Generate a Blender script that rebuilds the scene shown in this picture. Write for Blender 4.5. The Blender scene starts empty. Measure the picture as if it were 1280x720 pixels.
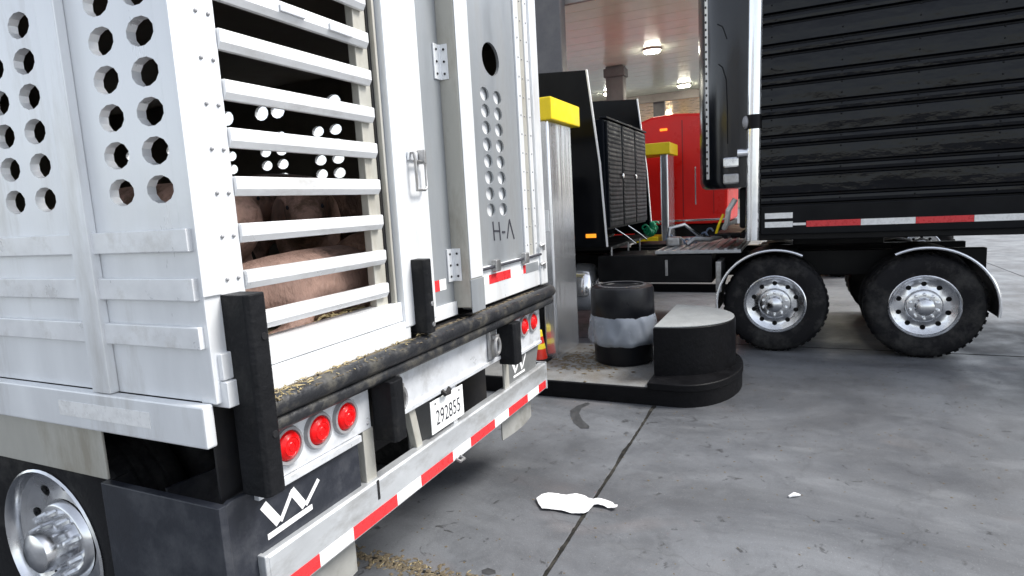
import bpy, bmesh, math, random
from mathutils import Vector, Matrix, noise
random.seed(7)
scene = bpy.context.scene
COL = scene.collection
R = math.radians

# ------------------------------------------------------------------ camera
CAM_P = Vector((-1.17, -1.51, 1.69)); YAW, PITCH, ROLL, F = .4375, .1355, .055, 760.0
cd = bpy.data.cameras.new('camera'); cam = bpy.data.objects.new('camera', cd); COL.objects.link(cam)
fw = Vector((math.cos(YAW)*math.cos(PITCH), math.sin(YAW)*math.cos(PITCH), -math.sin(PITCH)))
rt = Vector((math.sin(YAW), -math.cos(YAW), 0)); up = rt.cross(fw)
r2 = rt*math.cos(ROLL) - up*math.sin(ROLL); u2 = up*math.cos(ROLL) + rt*math.sin(ROLL)
cam.matrix_world = Matrix(((r2.x, u2.x, -fw.x, CAM_P.x), (r2.y, u2.y, -fw.y, CAM_P.y), (r2.z, u2.z, -fw.z, CAM_P.z), (0, 0, 0, 1)))
cd.sensor_fit = 'HORIZONTAL'; cd.sensor_width = 36; cd.lens = 36*F/1280
cd.clip_start = .05; cd.clip_end = 2000
scene.camera = cam

# ------------------------------------------------------------------ sky and sun
SUN_EL, SUN_AZ = R(50), R(-66)          # direction TO the sun, azimuth from +X counter-clockwise
w = bpy.data.worlds.new('World'); scene.world = w; w.use_nodes = True
nt = w.node_tree; nt.nodes.clear()
sky = nt.nodes.new('ShaderNodeTexSky'); sky.sky_type = 'NISHITA'; sky.sun_disc = False
sky.sun_elevation = SUN_EL; sky.sun_rotation = R(90) - SUN_AZ
sky.air_density = 1.0; sky.dust_density = 1.2; sky.ozone_density = 1.0
hs = nt.nodes.new('ShaderNodeHueSaturation'); hs.inputs['Saturation'].default_value = .38
bg = nt.nodes.new('ShaderNodeBackground'); bg.inputs['Strength'].default_value = .11
ow = nt.nodes.new('ShaderNodeOutputWorld')
nt.links.new(sky.outputs[0], hs.inputs['Color']); nt.links.new(hs.outputs[0], bg.inputs[0]); nt.links.new(bg.outputs[0], ow.inputs[0])
sd = bpy.data.lights.new('sun', 'SUN'); sd.energy = 2.0; sd.angle = R(22); sd.color = (1, .97, .92)
so = bpy.data.objects.new('sun', sd); COL.objects.link(so)
so.rotation_euler = Vector((math.cos(SUN_AZ)*math.cos(SUN_EL), math.sin(SUN_AZ)*math.cos(SUN_EL), math.sin(SUN_EL))).to_track_quat('Z', 'Y').to_euler()
vs = scene.view_settings
vs.view_transform = 'Standard'; vs.look = 'None'; vs.exposure = 1.4; vs.gamma = 1; vs.use_curve_mapping = False

# ------------------------------------------------------------------ materials
MATS = {}
def mat(name, col, rough=.5, metal=0, var=.15, scale=6, stretch=(1, 1, 1), bump=0, bscale=40, dirt=None, dirt_amt=0, dscale=3,
        coat=0, rvar=.12, emit=None, estr=0, spec=.5, alpha=None, trans=0, detail=6, dlo=.48, dhi=.68, bst=(1, 1, 1), bdist=.02):
    if name in MATS: return MATS[name]
    m = bpy.data.materials.new(name); m.use_nodes = True; n = m.node_tree.nodes; L = m.node_tree.links
    b = n['Principled BSDF']
    geo = n.new('ShaderNodeNewGeometry'); mp = n.new('ShaderNodeMapping'); mp.inputs['Scale'].default_value = stretch
    L.new(geo.outputs['Position'], mp.inputs[0])
    nz = n.new('ShaderNodeTexNoise'); nz.inputs['Scale'].default_value = scale; nz.inputs['Detail'].default_value = detail; nz.inputs['Roughness'].default_value = .62
    L.new(mp.outputs[0], nz.inputs['Vector'])
    rp = n.new('ShaderNodeValToRGB'); e = rp.color_ramp.elements
    e[0].position = .3; e[1].position = .7
    e[0].color = tuple(max(0, c*(1-var)) for c in col)+(1,); e[1].color = tuple(min(1, c*(1+var)) for c in col)+(1,)
    L.new(nz.outputs['Fac'], rp.inputs[0]); out = rp.outputs[0]
    if dirt:
        nd = n.new('ShaderNodeTexNoise'); nd.inputs['Scale'].default_value = dscale; nd.inputs['Detail'].default_value = 9; nd.inputs['Roughness'].default_value = .7
        L.new(mp.outputs[0], nd.inputs['Vector'])
        mr = n.new('ShaderNodeMapRange'); mr.inputs[1].default_value = dlo; mr.inputs[2].default_value = dhi; mr.inputs[4].default_value = dirt_amt
        L.new(nd.outputs['Fac'], mr.inputs[0])
        mx = n.new('ShaderNodeMix'); mx.data_type = 'RGBA'; L.new(mr.outputs[0], mx.inputs[0]); L.new(out, mx.inputs[6]); mx.inputs[7].default_value = tuple(dirt)+(1,)
        out = mx.outputs[2]
    L.new(out, b.inputs['Base Color'])
    b.inputs['Metallic'].default_value = metal
    rr = n.new('ShaderNodeMapRange'); rr.inputs[1].default_value = .3; rr.inputs[2].default_value = .7
    rr.inputs[3].default_value = max(.02, rough-rvar); rr.inputs[4].default_value = min(1, rough+rvar); L.new(nz.outputs['Fac'], rr.inputs[0]); L.new(rr.outputs[0], b.inputs['Roughness'])
    b.inputs['Specular IOR Level'].default_value = spec
    if coat: b.inputs['Coat Weight'].default_value = coat; b.inputs['Coat Roughness'].default_value = .05
    if bump:
        nb = n.new('ShaderNodeTexNoise'); nb.inputs['Scale'].default_value = bscale; nb.inputs['Detail'].default_value = 5
        mb_ = n.new('ShaderNodeMapping'); mb_.inputs['Scale'].default_value = bst; L.new(geo.outputs['Position'], mb_.inputs[0]); L.new(mb_.outputs[0], nb.inputs['Vector'])
        bp = n.new('ShaderNodeBump'); bp.inputs['Strength'].default_value = bump; bp.inputs['Distance'].default_value = bdist
        L.new(nb.outputs['Fac'], bp.inputs['Height']); L.new(bp.outputs[0], b.inputs['Normal'])
    if emit: b.inputs['Emission Color'].default_value = tuple(emit)+(1,); b.inputs['Emission Strength'].default_value = estr
    if trans: b.inputs['Transmission Weight'].default_value = trans
    if alpha is not None: b.inputs['Alpha'].default_value = alpha
    MATS[name] = m; return m

BROWN = (.16, .13, .09)
WHITE = mat('white_aluminium', (.76, .775, .79), .36, .25, .08, 4, (1, 1, .22), bump=.12, bscale=5, dirt=(.33, .30, .25), dirt_amt=.7, dscale=3.4, dlo=.54, dhi=.82)
SLATM = mat('slat_aluminium', (.78, .79, .80), .36, .25, .07, 9, (.5, 1, 1), bump=.05, bscale=30, dirt=(.38, .35, .30), dirt_amt=.6, dscale=7, dlo=.52, dhi=.78)
GREYP = mat('grey_door_aluminium', (.33, .35, .37), .42, .4, .14, 4, (1, 1, .2), bump=.12, bscale=5, dirt=(.22, .21, .19), dirt_amt=.55, dscale=4)
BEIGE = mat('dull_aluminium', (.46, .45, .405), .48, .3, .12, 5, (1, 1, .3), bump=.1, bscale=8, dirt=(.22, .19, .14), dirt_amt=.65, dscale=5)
BARE = mat('bare_aluminium', (.70, .72, .75), .36, .35, .12, 8, (1, 1, 1), bump=.06, bscale=25, dirt=(.26, .25, .22), dirt_amt=.6, dscale=5)
BUMPM = mat('bumper_aluminium', (.55, .57, .59), .4, .45, .14, 7, (.4, 1, 1), bump=.08, bscale=20, dirt=(.22, .21, .19), dirt_amt=.65, dscale=6)
RUBBER = mat('black_rubber', (.006, .0065, .008), .6, 0, .3, 9, bump=.25, bscale=35, dirt=(.04, .039, .036), dirt_amt=.6, dscale=7, spec=.2, dlo=.52, dhi=.75)
RAILM = mat('black_rail', (.017, .018, .021), .45, 0, .3, 9, bump=.25, bscale=40, dirt=(.12, .11, .085), dirt_amt=.75, dscale=9, dlo=.50, dhi=.72, spec=.4)
PLATEB = mat('charcoal_plate', (.022, .025, .034), .42, .1, .25, 5, bump=.08, dirt=(.085, .088, .095), dirt_amt=.55, dscale=5, spec=.4)
PLATEG = mat('grey_plate', (.16, .165, .165), .5, .2, .2, 5, dirt=(.09, .09, .085), dirt_amt=.5, dscale=5)
FLAPM = mat('grey_mud_flap', (.27, .27, .255), .65, 0, .15, 6, dirt=(.12, .11, .09), dirt_amt=.7, dscale=5)
DARKF = mat('dark_underframe', (.014, .014, .016), .6, .1, .3, 7, dirt=(.045, .04, .034), dirt_amt=.6, spec=.3)
TAPER = mat('red_reflective_tape', (.62, .03, .035), .3, 0, .12, 30, bump=.05, bscale=150)
TAPEW = mat('white_reflective_tape', (.80, .80, .79), .3, 0, .06, 30, dirt=(.45, .44, .42), dirt_amt=.5, dscale=12)
LENS = mat('red_lens', (.80, .006, .008), .22, 0, .06, 40, bump=.04, bscale=90, spec=.3)
GREYR = mat('grey_bezel', (.30, .30, .31), .5, .2, .15, 30)
WHITEP = mat('white_paint_mark', (.82, .82, .82), .45, 0, .05, 30, dirt=(.3, .3, .3), dirt_amt=.5, dscale=40, dlo=.6, dhi=.8)
INK = mat('dark_ink', (.03, .03, .04), .6)
PLW = mat('plate_white', (.80, .81, .80), .4, 0, .03, 20)
STEEL = mat('steel', (.42, .42, .42), .4, .8, .2, 15, dirt=(.15, .11, .07), dirt_amt=.4, dscale=20)
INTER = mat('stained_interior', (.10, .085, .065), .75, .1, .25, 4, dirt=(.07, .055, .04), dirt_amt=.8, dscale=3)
FLOORM = mat('manure_floor', (.13, .105, .06), .9, 0, .4, 14, bump=.6, bscale=25, dirt=(.30, .25, .12), dirt_amt=.7, dscale=14)
STRAW = mat('straw', (.36, .29, .15), .8, 0, .35, 60)
DIRTM = mat('dirt_crumbs', (.12, .095, .06), .95, 0, .4, 60)
CHROME = mat('chrome', (.88, .89, .91), .16, .85, .04, 6, rvar=.05, bump=.03, bscale=8)
POLISH = mat('polished_aluminium', (.72, .73, .75), .22, 1, .08, 9, dirt=(.3, .29, .28), dirt_amt=.5, dscale=9)
GLOSSB = mat('gloss_black_paint', (.006, .0065, .008), .16, 0, .3, 3, rvar=.06, bump=.06, bscale=3.0, spec=.14)
NOSEM = mat('nose_black_paint', (.008, .009, .012), .2, 0, .2, 3, rvar=.06, bump=.04, bscale=3, spec=.5)
BLACKT = mat('black_ribbed_panel', (.0015, .002, .004), .06, 0, .3, 3, rvar=.04, bump=.8, bscale=2.0, bst=(1, 1, 1.8), spec=.24, dirt=(.008, .008, .010), dirt_amt=.5, dscale=5)
BLACKM = mat('matt_black', (.005, .005, .006), .5, 0, .3, 6, dirt=(.018, .018, .018), dirt_amt=.4, spec=.18)
RACKM = mat('dark_rack_metal', (.006, .008, .012), .42, 0, .2, 6, rvar=.1, spec=.12)
REDP = mat('red_truck_paint', (.84, .014, .010), .35, 0, .06, 2, spec=.4)
TYRE = mat('tyre_rubber', (.008, .008, .0095), .7, 0, .25, 12, bump=.12, bscale=60, dirt=(.06, .058, .055), dirt_amt=.7, dscale=4, spec=.2)
AMBER = mat('amber_lens', (.85, .25, .02), .25, 0, .05, 40, emit=(1, .3, .02), estr=.5)
YELLOW = mat('yellow_paint', (.93, .68, .008), .42, 0, .06, 8, dirt=(.35, .27, .08), dirt_amt=.3, dscale=6, dlo=.58, dhi=.8)
STAINL = mat('stainless', (.72, .73, .75), .2, .8, .05, 2, (1, 1, .3), rvar=.06, bump=.5, bscale=6, bst=(1, 1, .06), dirt=(.45, .45, .46), dirt_amt=.5, dscale=1.6)
KERBB = mat('black_kerb_paint', (.004, .004, .005), .5, 0, .3, 8, bump=.15, bscale=30, dirt=(.035, .035, .035), dirt_amt=.4, dscale=6, dlo=.60, dhi=.8, spec=.14)
ISLC = mat('island_concrete', (.185, .185, .182), .85, 0, .2, 7, bump=.25, bscale=60, dirt=(.13, .11, .085), dirt_amt=.8, dscale=2.2)
CAPC = mat('pale_cap_concrete', (.29, .30, .30), .8, 0, .14, 9, bump=.2, bscale=80, dirt=(.3, .3, .29), dirt_amt=.5)
PLASTB = mat('black_plastic', (.007, .0075, .010), .36, 0, .2, 8, bump=.05, bscale=30, dirt=(.025, .025, .027), dirt_amt=.4, spec=.3)
BAGM = mat('clear_bin_liner', (.50, .55, .63), .2, 0, .06, 8, bump=.1, bscale=12, alpha=.46, spec=.9)
CONER = mat('cone_red', (.62, .03, .015), .45, 0, .08, 20)
CONEY = mat('cone_yellow', (.85, .66, .03), .4, 0, .08, 20)
PAPER = mat('white_paper', (.72, .72, .73), .8, 0, .04, 30)
SOFF = mat('soffit_cream', (.86, .92, .78), .2, .0, .04, 3, rvar=.05, spec=.85, bump=.02, bscale=2)
SOFF2 = mat('soffit_tan', (.90, .62, .34), .3, 0, .08, 2, spec=.6)
FASC = mat('fascia_grey', (.30, .27, .25), .5, .1, .1, 4)
COLM = mat('column_grey', (.11, .105, .11), .5, .1, .15, 5, dirt=(.2, .19, .18), dirt_amt=.3)
LAMPW = mat('warm_lamp_diffuser', (.9, .8, .6), .5, emit=(1, .72, .38), estr=110)
LAMPM = mat('lamp_diffuser', (.9, .9, .85), .5, emit=(1, .95, .80), estr=34)
TANW = mat('tan_render', (.55, .43, .30), .85, 0, .1, 2, bump=.1)
GLASSD = mat('dark_glass', (.02, .025, .03), .06, 0, .2, 2)
HOSEG = mat('green_hose', (.01, .30, .14), .4, 0, .1, 20)
HOSEB = mat('blue_hose', (.25, .32, .45), .4, 0, .1, 20)
TREAD = mat('tread_plate', (.42, .43, .44), .38, .7, .15, 14, bump=.3, bscale=70, dirt=(.12, .12, .12), dirt_amt=.5, dscale=6)

def concrete():
    m = bpy.data.materials.new('forecourt_concrete'); m.use_nodes = True; n = m.node_tree.nodes; L = m.node_tree.links; b = n['Principled BSDF']
    geo = n.new('ShaderNodeNewGeometry')
    def nz(s, d=8, r=.6, st=(1, 1, 1), dist=0):
        mp = n.new('ShaderNodeMapping'); mp.inputs['Scale'].default_value = st; L.new(geo.outputs['Position'], mp.inputs[0])
        t = n.new('ShaderNodeTexNoise'); t.inputs['Scale'].default_value = s; t.inputs['Detail'].default_value = d; t.inputs['Roughness'].default_value = r; t.inputs['Distortion'].default_value = dist
        L.new(mp.outputs[0], t.inputs['Vector']); return t.outputs['Fac']
    def rng(v, a, bb, c=0, d=1):
        t = n.new('ShaderNodeMapRange'); t.inputs[1].default_value = a; t.inputs[2].default_value = bb; t.inputs[3].default_value = c; t.inputs[4].default_value = d; L.new(v, t.inputs[0]); return t.outputs[0]
    def mix(f, a, c):
        t = n.new('ShaderNodeMix'); t.data_type = 'RGBA'; L.new(f, t.inputs[0])
        if isinstance(a, tuple): t.inputs[6].default_value = a+(1,)
        else: L.new(a, t.inputs[6])
        t.inputs[7].default_value = c+(1,); return t.outputs[2]
    c = mix(rng(nz(.75, 8, .66, (1, .7, 1), .9), .38, .63), (.150, .158, .171), (.078, .082, .090))
    c = mix(rng(nz(3.5, 8, .7, (.7, 1.2, 1), .8), .52, .72, 0, .6), c, (.055, .058, .064))
    c = mix(rng(nz(2.3, 6, .6, (1.6, .7, 1), .3), .56, .76, 0, .5), c, (.21, .22, .232))
    c = mix(rng(nz(9, 4, .55, (1, 1, 1), 1.2), .645, .69, 0, .85), c, (.036, .036, .038))      # oil drips
    c = mix(rng(nz(1.1, 3, .5, (1.4, 1, 1), .6), .62, .70, 0, .15), c, (.22, .17, .155))        # faint rust tint
    c = mix(rng(nz(160, 3, .6), .5, .75, 0, .35), c, (.10, .10, .10))
    c = mix(rng(nz(1.0, 5, .6, (2.4, .12, 1), .2), .54, .70, 0, .45), c, (.085, .088, .094))          # tyre tracks along the lane
    c = mix(rng(nz(26, 6, .7), .56, .72, 0, .45), c, (.07, .07, .072))
    c = mix(rng(nz(320, 2, .5), .62, .70, 0, .5), c, (.03, .03, .03))
    c = mix(rng(nz(95, 4, .6), .60, .72, 0, .4), c, (.30, .31, .32))
    wd = n.new('ShaderNodeTexNoise'); wd.inputs['Scale'].default_value = 1.6; wd.inputs['Detail'].default_value = 6; L.new(geo.outputs['Position'], wd.inputs['Vector'])
    mv = n.new('ShaderNodeVectorMath'); mv.operation = 'MULTIPLY_ADD'; L.new(wd.outputs['Color'], mv.inputs[0]); mv.inputs[1].default_value = (.9, .9, 0); L.new(geo.outputs['Position'], mv.inputs[2])
    vo = n.new('ShaderNodeTexVoronoi'); vo.feature = 'DISTANCE_TO_EDGE'; vo.inputs['Scale'].default_value = .33; L.new(mv.outputs[0], vo.inputs['Vector'])
    c = mix(rng(vo.outputs['Distance'], .0004, .0016, .28, 0), c, (.05, .05, .05))                       # hairline cracks
    L.new(c, b.inputs['Base Color'])
    L.new(rng(nz(2.2, 6, .6), .35, .65, .36, .66), b.inputs['Roughness'])
    bp = n.new('ShaderNodeBump'); bp.inputs['Strength'].default_value = .25; bp.inputs['Distance'].default_value = .006
    L.new(nz(70, 6, .7), bp.inputs['Height']); L.new(bp.outputs[0], b.inputs['Normal'])
    return m
CONC = concrete()
JOINT = mat('joint_sealant', (.014, .0135, .012), .9, 0, .4, 9, dirt=(.07, .065, .055), dirt_amt=.6, dscale=9, spec=.2)

def hide_mat(name, pink, patch, amt, lo=.50, hi=.60):
    return mat(name, pink, .6, 0, .25, 9, bump=.5, bscale=70, bst=(1, 1, .4), dirt=patch, dirt_amt=amt, dscale=4.2, dlo=lo, dhi=hi)
PIGA = hide_mat('pig_skin_pink', (.56, .35, .28), (.20, .125, .085), .9)
PIGB = hide_mat('pig_skin_spotted', (.36, .23, .185), (.03, .022, .018), .9, .55, .66)
PIGC = hide_mat('pig_skin_ruddy', (.26, .15, .105), (.09, .05, .035), .9)

# ------------------------------------------------------------------ mesh helpers
POS = {}
class MB:
    def __init__(s): s.v = []; s.f = []
    def add(s, vs, fs):
        k = len(s.v); s.v += [tuple(p) for p in vs]; s.f += [tuple(i+k for i in f) for f in fs]; return s
    def box(s, x0, x1, y0, y1, z0, z1):
        return s.add([(x0,y0,z0),(x1,y0,z0),(x1,y1,z0),(x0,y1,z0),(x0,y0,z1),(x1,y0,z1),(x1,y1,z1),(x0,y1,z1)],
                     [(0,3,2,1),(4,5,6,7),(0,1,5,4),(1,2,6,5),(2,3,7,6),(3,0,4,7)])
    def prism(s, poly, axis, a0, a1):
        def P(p, a): return {'x': (a, p[0], p[1]), 'y': (p[0], a, p[1]), 'z': (p[0], p[1], a)}[axis]
        n = len(poly); return s.add([P(p, a0) for p in poly]+[P(p, a1) for p in poly],
            [tuple(range(n))[::-1], tuple(range(n, 2*n))]+[(i, (i+1) % n, n+(i+1) % n, n+i) for i in range(n)])
    def frame(s, d):
        d = Vector(d).normalized(); a = Vector((0, 0, 1)) if abs(d.z) < .9 else Vector((1, 0, 0))
        u = d.cross(a).normalized(); return u, d.cross(u).normalized()
    def tube(s, pts, r, n=10, caps=True):
        pts = [Vector(p) for p in pts]; rs = r if isinstance(r, (list, tuple)) else [r]*len(pts); k = len(s.v); u = None
        for i, p in enumerate(pts):
            d = (pts[min(i+1, len(pts)-1)]-pts[max(i-1, 0)]).normalized()
            if u is None: u, v = s.frame(d)
            else:
                u = (u-d*u.dot(d)).normalized(); v = d.cross(u)
            for j in range(n):
                a = 2*math.pi*j/n; s.v.append(tuple(p+(u*math.cos(a)+v*math.sin(a))*rs[i]))
        for i in range(len(pts)-1):
            for j in range(n): s.f.append((k+i*n+j, k+i*n+(j+1) % n, k+(i+1)*n+(j+1) % n, k+(i+1)*n+j))
        if caps: s.f.append(tuple(k+j for j in range(n))[::-1]); s.f.append(tuple(k+(len(pts)-1)*n+j for j in range(n)))
        return s
    def lathe(s, prof, c, axis='z', n=32, a0=0, a1=2*math.pi, sx=1, close=False):
        c = Vector(c); full = abs(a1-a0-2*math.pi) < 1e-6; m = n if full else n+1; k = len(s.v)
        for (r, h) in prof:
            for j in range(m):
                a = a0+(a1-a0)*j/n; ca, sa = r*math.cos(a), r*math.sin(a)
                p = {'z': (ca, sa, h), 'x': (h, ca, sa), 'y': (ca, h, sa)}[axis]; s.v.append(tuple(c+Vector(p)))
        q = len(prof); rng = q if close else q-1
        for i in range(rng):
            i2 = (i+1) % q
            for j in range(n if full else n):
                j2 = (j+1) % m; s.f.append((k+i*m+j, k+i*m+j2, k+i2*m+j2, k+i2*m+j))
        return s
    def ball(s, c, rx, ry, rz, n=12, m=8):
        prof = [(math.sin(math.pi*i/m), -math.cos(math.pi*i/m)) for i in range(m+1)]; k = len(s.v); s.lathe(prof, (0, 0, 0), 'z', n)
        for i in range(k, len(s.v)): v = s.v[i]; s.v[i] = (c[0]+v[0]*rx, c[1]+v[1]*ry, c[2]+v[2]*rz)
        return s
    def perf(s, us, vs_, holes, fm, bm, seg=16):
        """sheet of cells; holes[(i,j)] = (cu,cv,ru,rv); fm/bm map (u,v) to the front and back faces"""
        for i in range(len(us)-1):
            for j in range(len(vs_)-1):
                u0, u1, v0, v1 = us[i], us[i+1], vs_[j], vs_[j+1]; h = holes.get((i, j))
                if not h:
                    q = [(u0, v0), (u1, v0), (u1, v1), (u0, v1)]
                    s.add([fm(*p) for p in q], [(0, 1, 2, 3)]); s.add([bm(*p) for p in q], [(3, 2, 1, 0)]); continue
                o = []; e = seg//4
                for (a, c_) in (((u0, v0), (u1, v0)), ((u1, v0), (u1, v1)), ((u1, v1), (u0, v1)), ((u0, v1), (u0, v0))):
                    for t in range(e): o.append((a[0]+(c_[0]-a[0])*t/e, a[1]+(c_[1]-a[1])*t/e))
                inn = [(h[0]+h[2]*math.cos(-2.35619+2*math.pi*t/seg), h[1]+h[3]*math.sin(-2.35619+2*math.pi*t/seg)) for t in range(seg)]
                s.add([fm(*p) for p in o]+[fm(*p) for p in inn]+[bm(*p) for p in inn]+[bm(*p) for p in o],
                      [f for t in range(seg) for t2 in [(t+1) % seg] for f in ((t, t2, seg+t2, seg+t), (seg+t, seg+t2, 2*seg+t2, 2*seg+t), (2*seg+t, 2*seg+t2, 3*seg+t2, 3*seg+t))])
        return s
    def build(s, name, m, parent=None, smooth=False, bevel=0, fix=True):
        vs = [Vector(v) for v in s.v]
        lo = Vector([min(v[i] for v in vs) for i in range(3)]); hi = Vector([max(v[i] for v in vs) for i in range(3)]); c = (lo+hi)/2
        if parent is None: c.z = lo.z
        me = bpy.data.meshes.new(name); me.from_pydata([tuple(v-c) for v in vs], [], s.f)
        if fix:
            b = bmesh.new(); b.from_mesh(me); bmesh.ops.remove_doubles(b, verts=b.verts, dist=1e-5); bmesh.ops.recalc_face_normals(b, faces=b.faces); b.to_mesh(me); b.free()
        me.materials.append(m)
        if smooth:
            me.polygons.foreach_set('use_smooth', [True]*len(me.polygons)); me.set_sharp_from_angle(angle=R(smooth if smooth > 1 else 40))
        o = bpy.data.objects.new(name, me); COL.objects.link(o); place(o, c, parent)
        if bevel:
            md = o.modifiers.new('bevel', 'BEVEL'); md.width = bevel; md.segments = 2; md.limit_method = 'ANGLE'; md.angle_limit = R(40); md.harden_normals = False
        return o
def place(o, c, parent=None):
    o.location = c; POS[o] = Vector(c)
    if parent is not None: o.parent = parent; o.location = Vector(c)-POS[parent]
def kids(o): return [c for c in POS if c.parent == o]
def dup(o, off, parent='same'):
    c = o.copy(); COL.objects.link(c); c.parent = None
    par = o.parent if parent == 'same' else parent
    ks = kids(o); place(c, POS[o]+Vector(off), par)
    for k in ks: dup(k, off, c)
    return c
def thing(name, loc, label, cat, group=None):
    o = bpy.data.objects.new(name, None); COL.objects.link(o); o.empty_display_size = .2; place(o, Vector(loc)); return tag(o, label, cat, group)
def tag(o, label=None, cat=None, group=None, kind=None):
    if label: o['label'] = label
    if cat: o['category'] = cat
    if group: o['group'] = group
    if kind: o['kind'] = kind
    return o
def bx(name, m, parent, x0, x1, y0, y1, z0, z1, bevel=.003): return MB().box(x0, x1, y0, y1, z0, z1).build(name, m, parent, bevel=bevel)
def stroke(mb, pts, y, wd, th=.002):
    """flat stroke in the xz plane, proud of plane y towards -y"""
    for a, b in zip(pts, pts[1:]):
        a = Vector((a[0], a[1])); b = Vector((b[0], b[1])); d = (b-a).normalized(); p = Vector((-d.y, d.x))*wd/2
        mb.prism([tuple(a-p), tuple(b-p), tuple(b+p), tuple(a+p)], 'y', y-th, y)
def text_mesh(name, body, m, parent, x, y, z, height, width, th=.0015):
    cu = bpy.data.curves.new(name, 'FONT'); cu.body = body; cu.size = 1; cu.extrude = 0
    t = bpy.data.objects.new(name, cu); COL.objects.link(t); bpy.context.view_layer.update()
    me = bpy.data.meshes.new_from_object(t.evaluated_get(bpy.context.evaluated_depsgraph_get())); bpy.data.objects.remove(t)
    xs = [v.co.x for v in me.vertices]; ys = [v.co.y for v in me.vertices]
    b = MB(); b.v = [(x+(v.co.x-min(xs))/(max(xs)-min(xs))*width, y, z+(v.co.y-min(ys))/(max(ys)-min(ys))*height) for v in me.vertices]
    b.f = [tuple(p.vertices) for p in me.polygons]
    return b.build(name, m, parent)

# ================================================================== SETTING: ground, slabs, islands
gr = MB(); gr.add([(-400, -400, -.014), (400, -400, -.014), (400, 400, -.014), (-400, 400, -.014)], [(0, 1, 2, 3)])
ground = tag(gr.build('ground', JOINT), kind='structure'); ground.data.materials.clear(); ground.data.materials.append(JOINT)
LX, LY, GAP = 4.9, 4.6, .014
slab0 = MB().box(GAP/2, LX-GAP/2, GAP/2, LY-GAP/2, -.13, 0).build('concrete_slab', CONC, ground, bevel=.006)
slab0.location += Vector((1.04-LX, -.485-LY, 0)); POS[slab0] += Vector((1.04-LX, -.485-LY, 0))
for i in range(-1, 8):
    for j in range(-2, 6):
        if (i, j) != (0, 0): dup(slab0, (i*LX, j*LY, 0))
far_g = MB()
for (x0, x1, y0, y1) in ((-400, 1.04-2*LX, -400, 400), (1.04+7*LX, 400, -400, 400), (1.04-2*LX, 1.04+7*LX, -400, -.485-3*LY), (1.04-2*LX, 1.04+7*LX, -.485+5*LY, 400)):
    far_g.add([(x0, y0, -.002), (x1, y0, -.002), (x1, y1, -.002), (x0, y1, -.002)], [(0, 1, 2, 3)])
tag(far_g.build('pavement', CONC), kind='structure')

def island(x0, x1, ynose, yend, zt=.15):
    """raised pump island with rounded nose towards -y: concrete top, black painted kerb ring"""
    r = (x1-x0)/2; cx = (x0+x1)/2; cy = ynose+r*.62
    def out(k): return [(cx+(r-k)*math.cos(a), cy+(r-k)*.62*math.sin(a)) for a in [math.pi+math.pi*t/20 for t in range(21)]]
    o_ = out(0); poly = o_+[(x1, yend), (x0, yend)]
    top = MB().prism(poly, 'z', -.05, zt).build('pump_island', ISLC, None, bevel=.012); tag(top, kind='structure')
    k = MB()
    ring = [(x0-.012, yend)]+[(cx+(r+.012)*math.cos(a), cy+(r+.012)*.62*math.sin(a)) for a in [math.pi+math.pi*t/20 for t in range(21)]]+[(x1+.012, yend)]
    inn = [(x0+.001, yend)]+o_+[(x1-.001, yend)]
    n = len(ring)
    for t in range(n-1):
        a, b, c, d = ring[t], ring[t+1], inn[t+1], inn[t]
        k.add([(a[0], a[1], -.04), (b[0], b[1], -.04), (b[0], b[1], zt-.012), (a[0], a[1], zt-.012), (c[0], c[1], zt-.004), (d[0], d[1], zt-.004)], [(0, 1, 2, 3), (3, 2, 4, 5)])
    k.build('kerb_face', KERBB, top, smooth=30)
    return top
island(3.66, 5.06, -1.10, 9.0)
island(9.75, 11.15, -1.10, 9.0)

# ================================================================== LIVESTOCK TRAILER (silver)
T = thing('livestock_trailer', (1.285, 0, 0), 'silver aluminium livestock trailer with slatted rear gate and red tail lights', 'trailer')
W2 = 2.57; TOPZ = 3.95
# --- gate slats, each a piece of its own
prof = [(-.012, .0), (-.016, -.004), (-.016, -.038), (-.004, -.058), (.012, -.058), (.012, 0)]
slat_z = [2.238+.1395*k for k in range(11, 0, -1)]+[2.238, 2.097, 1.960, 1.819, 1.680, 1.539, 1.405]
first = None
for k, z in enumerate(slat_z):
    if first is None:
        first = MB().prism([(p[0], p[1]+z) for p in prof], 'x', .148, .845).build('gate_slat', SLATM, T, bevel=.002); z0 = z
    else: dup(first, (0, 0, z-z0))
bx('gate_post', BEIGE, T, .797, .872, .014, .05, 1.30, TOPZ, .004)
bx('gate_post', WHITE, T, .0, .1475, -.004, .06, 1.165, TOPZ, .004)
bx('corner_trim', WHITE, T, -.006, .06, -.012, -.0045, 1.48, TOPZ, .002)
# small brackets and rivets on the left post
rv = MB()
for k in range(20):
    for x in (.085, .125): rv.ball((x, -.006, 1.52+.125*k), .006, .005, .006, 8, 5)
rv.build('rivets', GREYR, T, smooth=True)
bx('slat_latch', BARE, T, .39, .50, -.024, -.0165, 2.342, 2.366, .003)
bx('slat_latch', BARE, T, .62, .74, -.024, -.0165, 2.335, 2.362, .003)
# --- sill
bx('sill_plank', WHITE, T, .02, .93, -.02, .06, 1.232, 1.312, .004)
bx('sill_plank', WHITE, T, .02, .955, -.03, .06, 1.150, 1.229, .004)
# --- door track
bx('door_track', DARKF, T, .874, .889, .012, .06, 1.313, TOPZ, 0)
bx('door_track', BEIGE, T, .889, .903, -.01, .05, 1.25, TOPZ, .003)
bx('door_track', GREYP, T, .903, .918, -.002, .05, 1.25, TOPZ, .003)
bx('post_panel', WHITE, T, .918, 1.165, -.034, .05, 1.20, TOPZ, .006)
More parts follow.
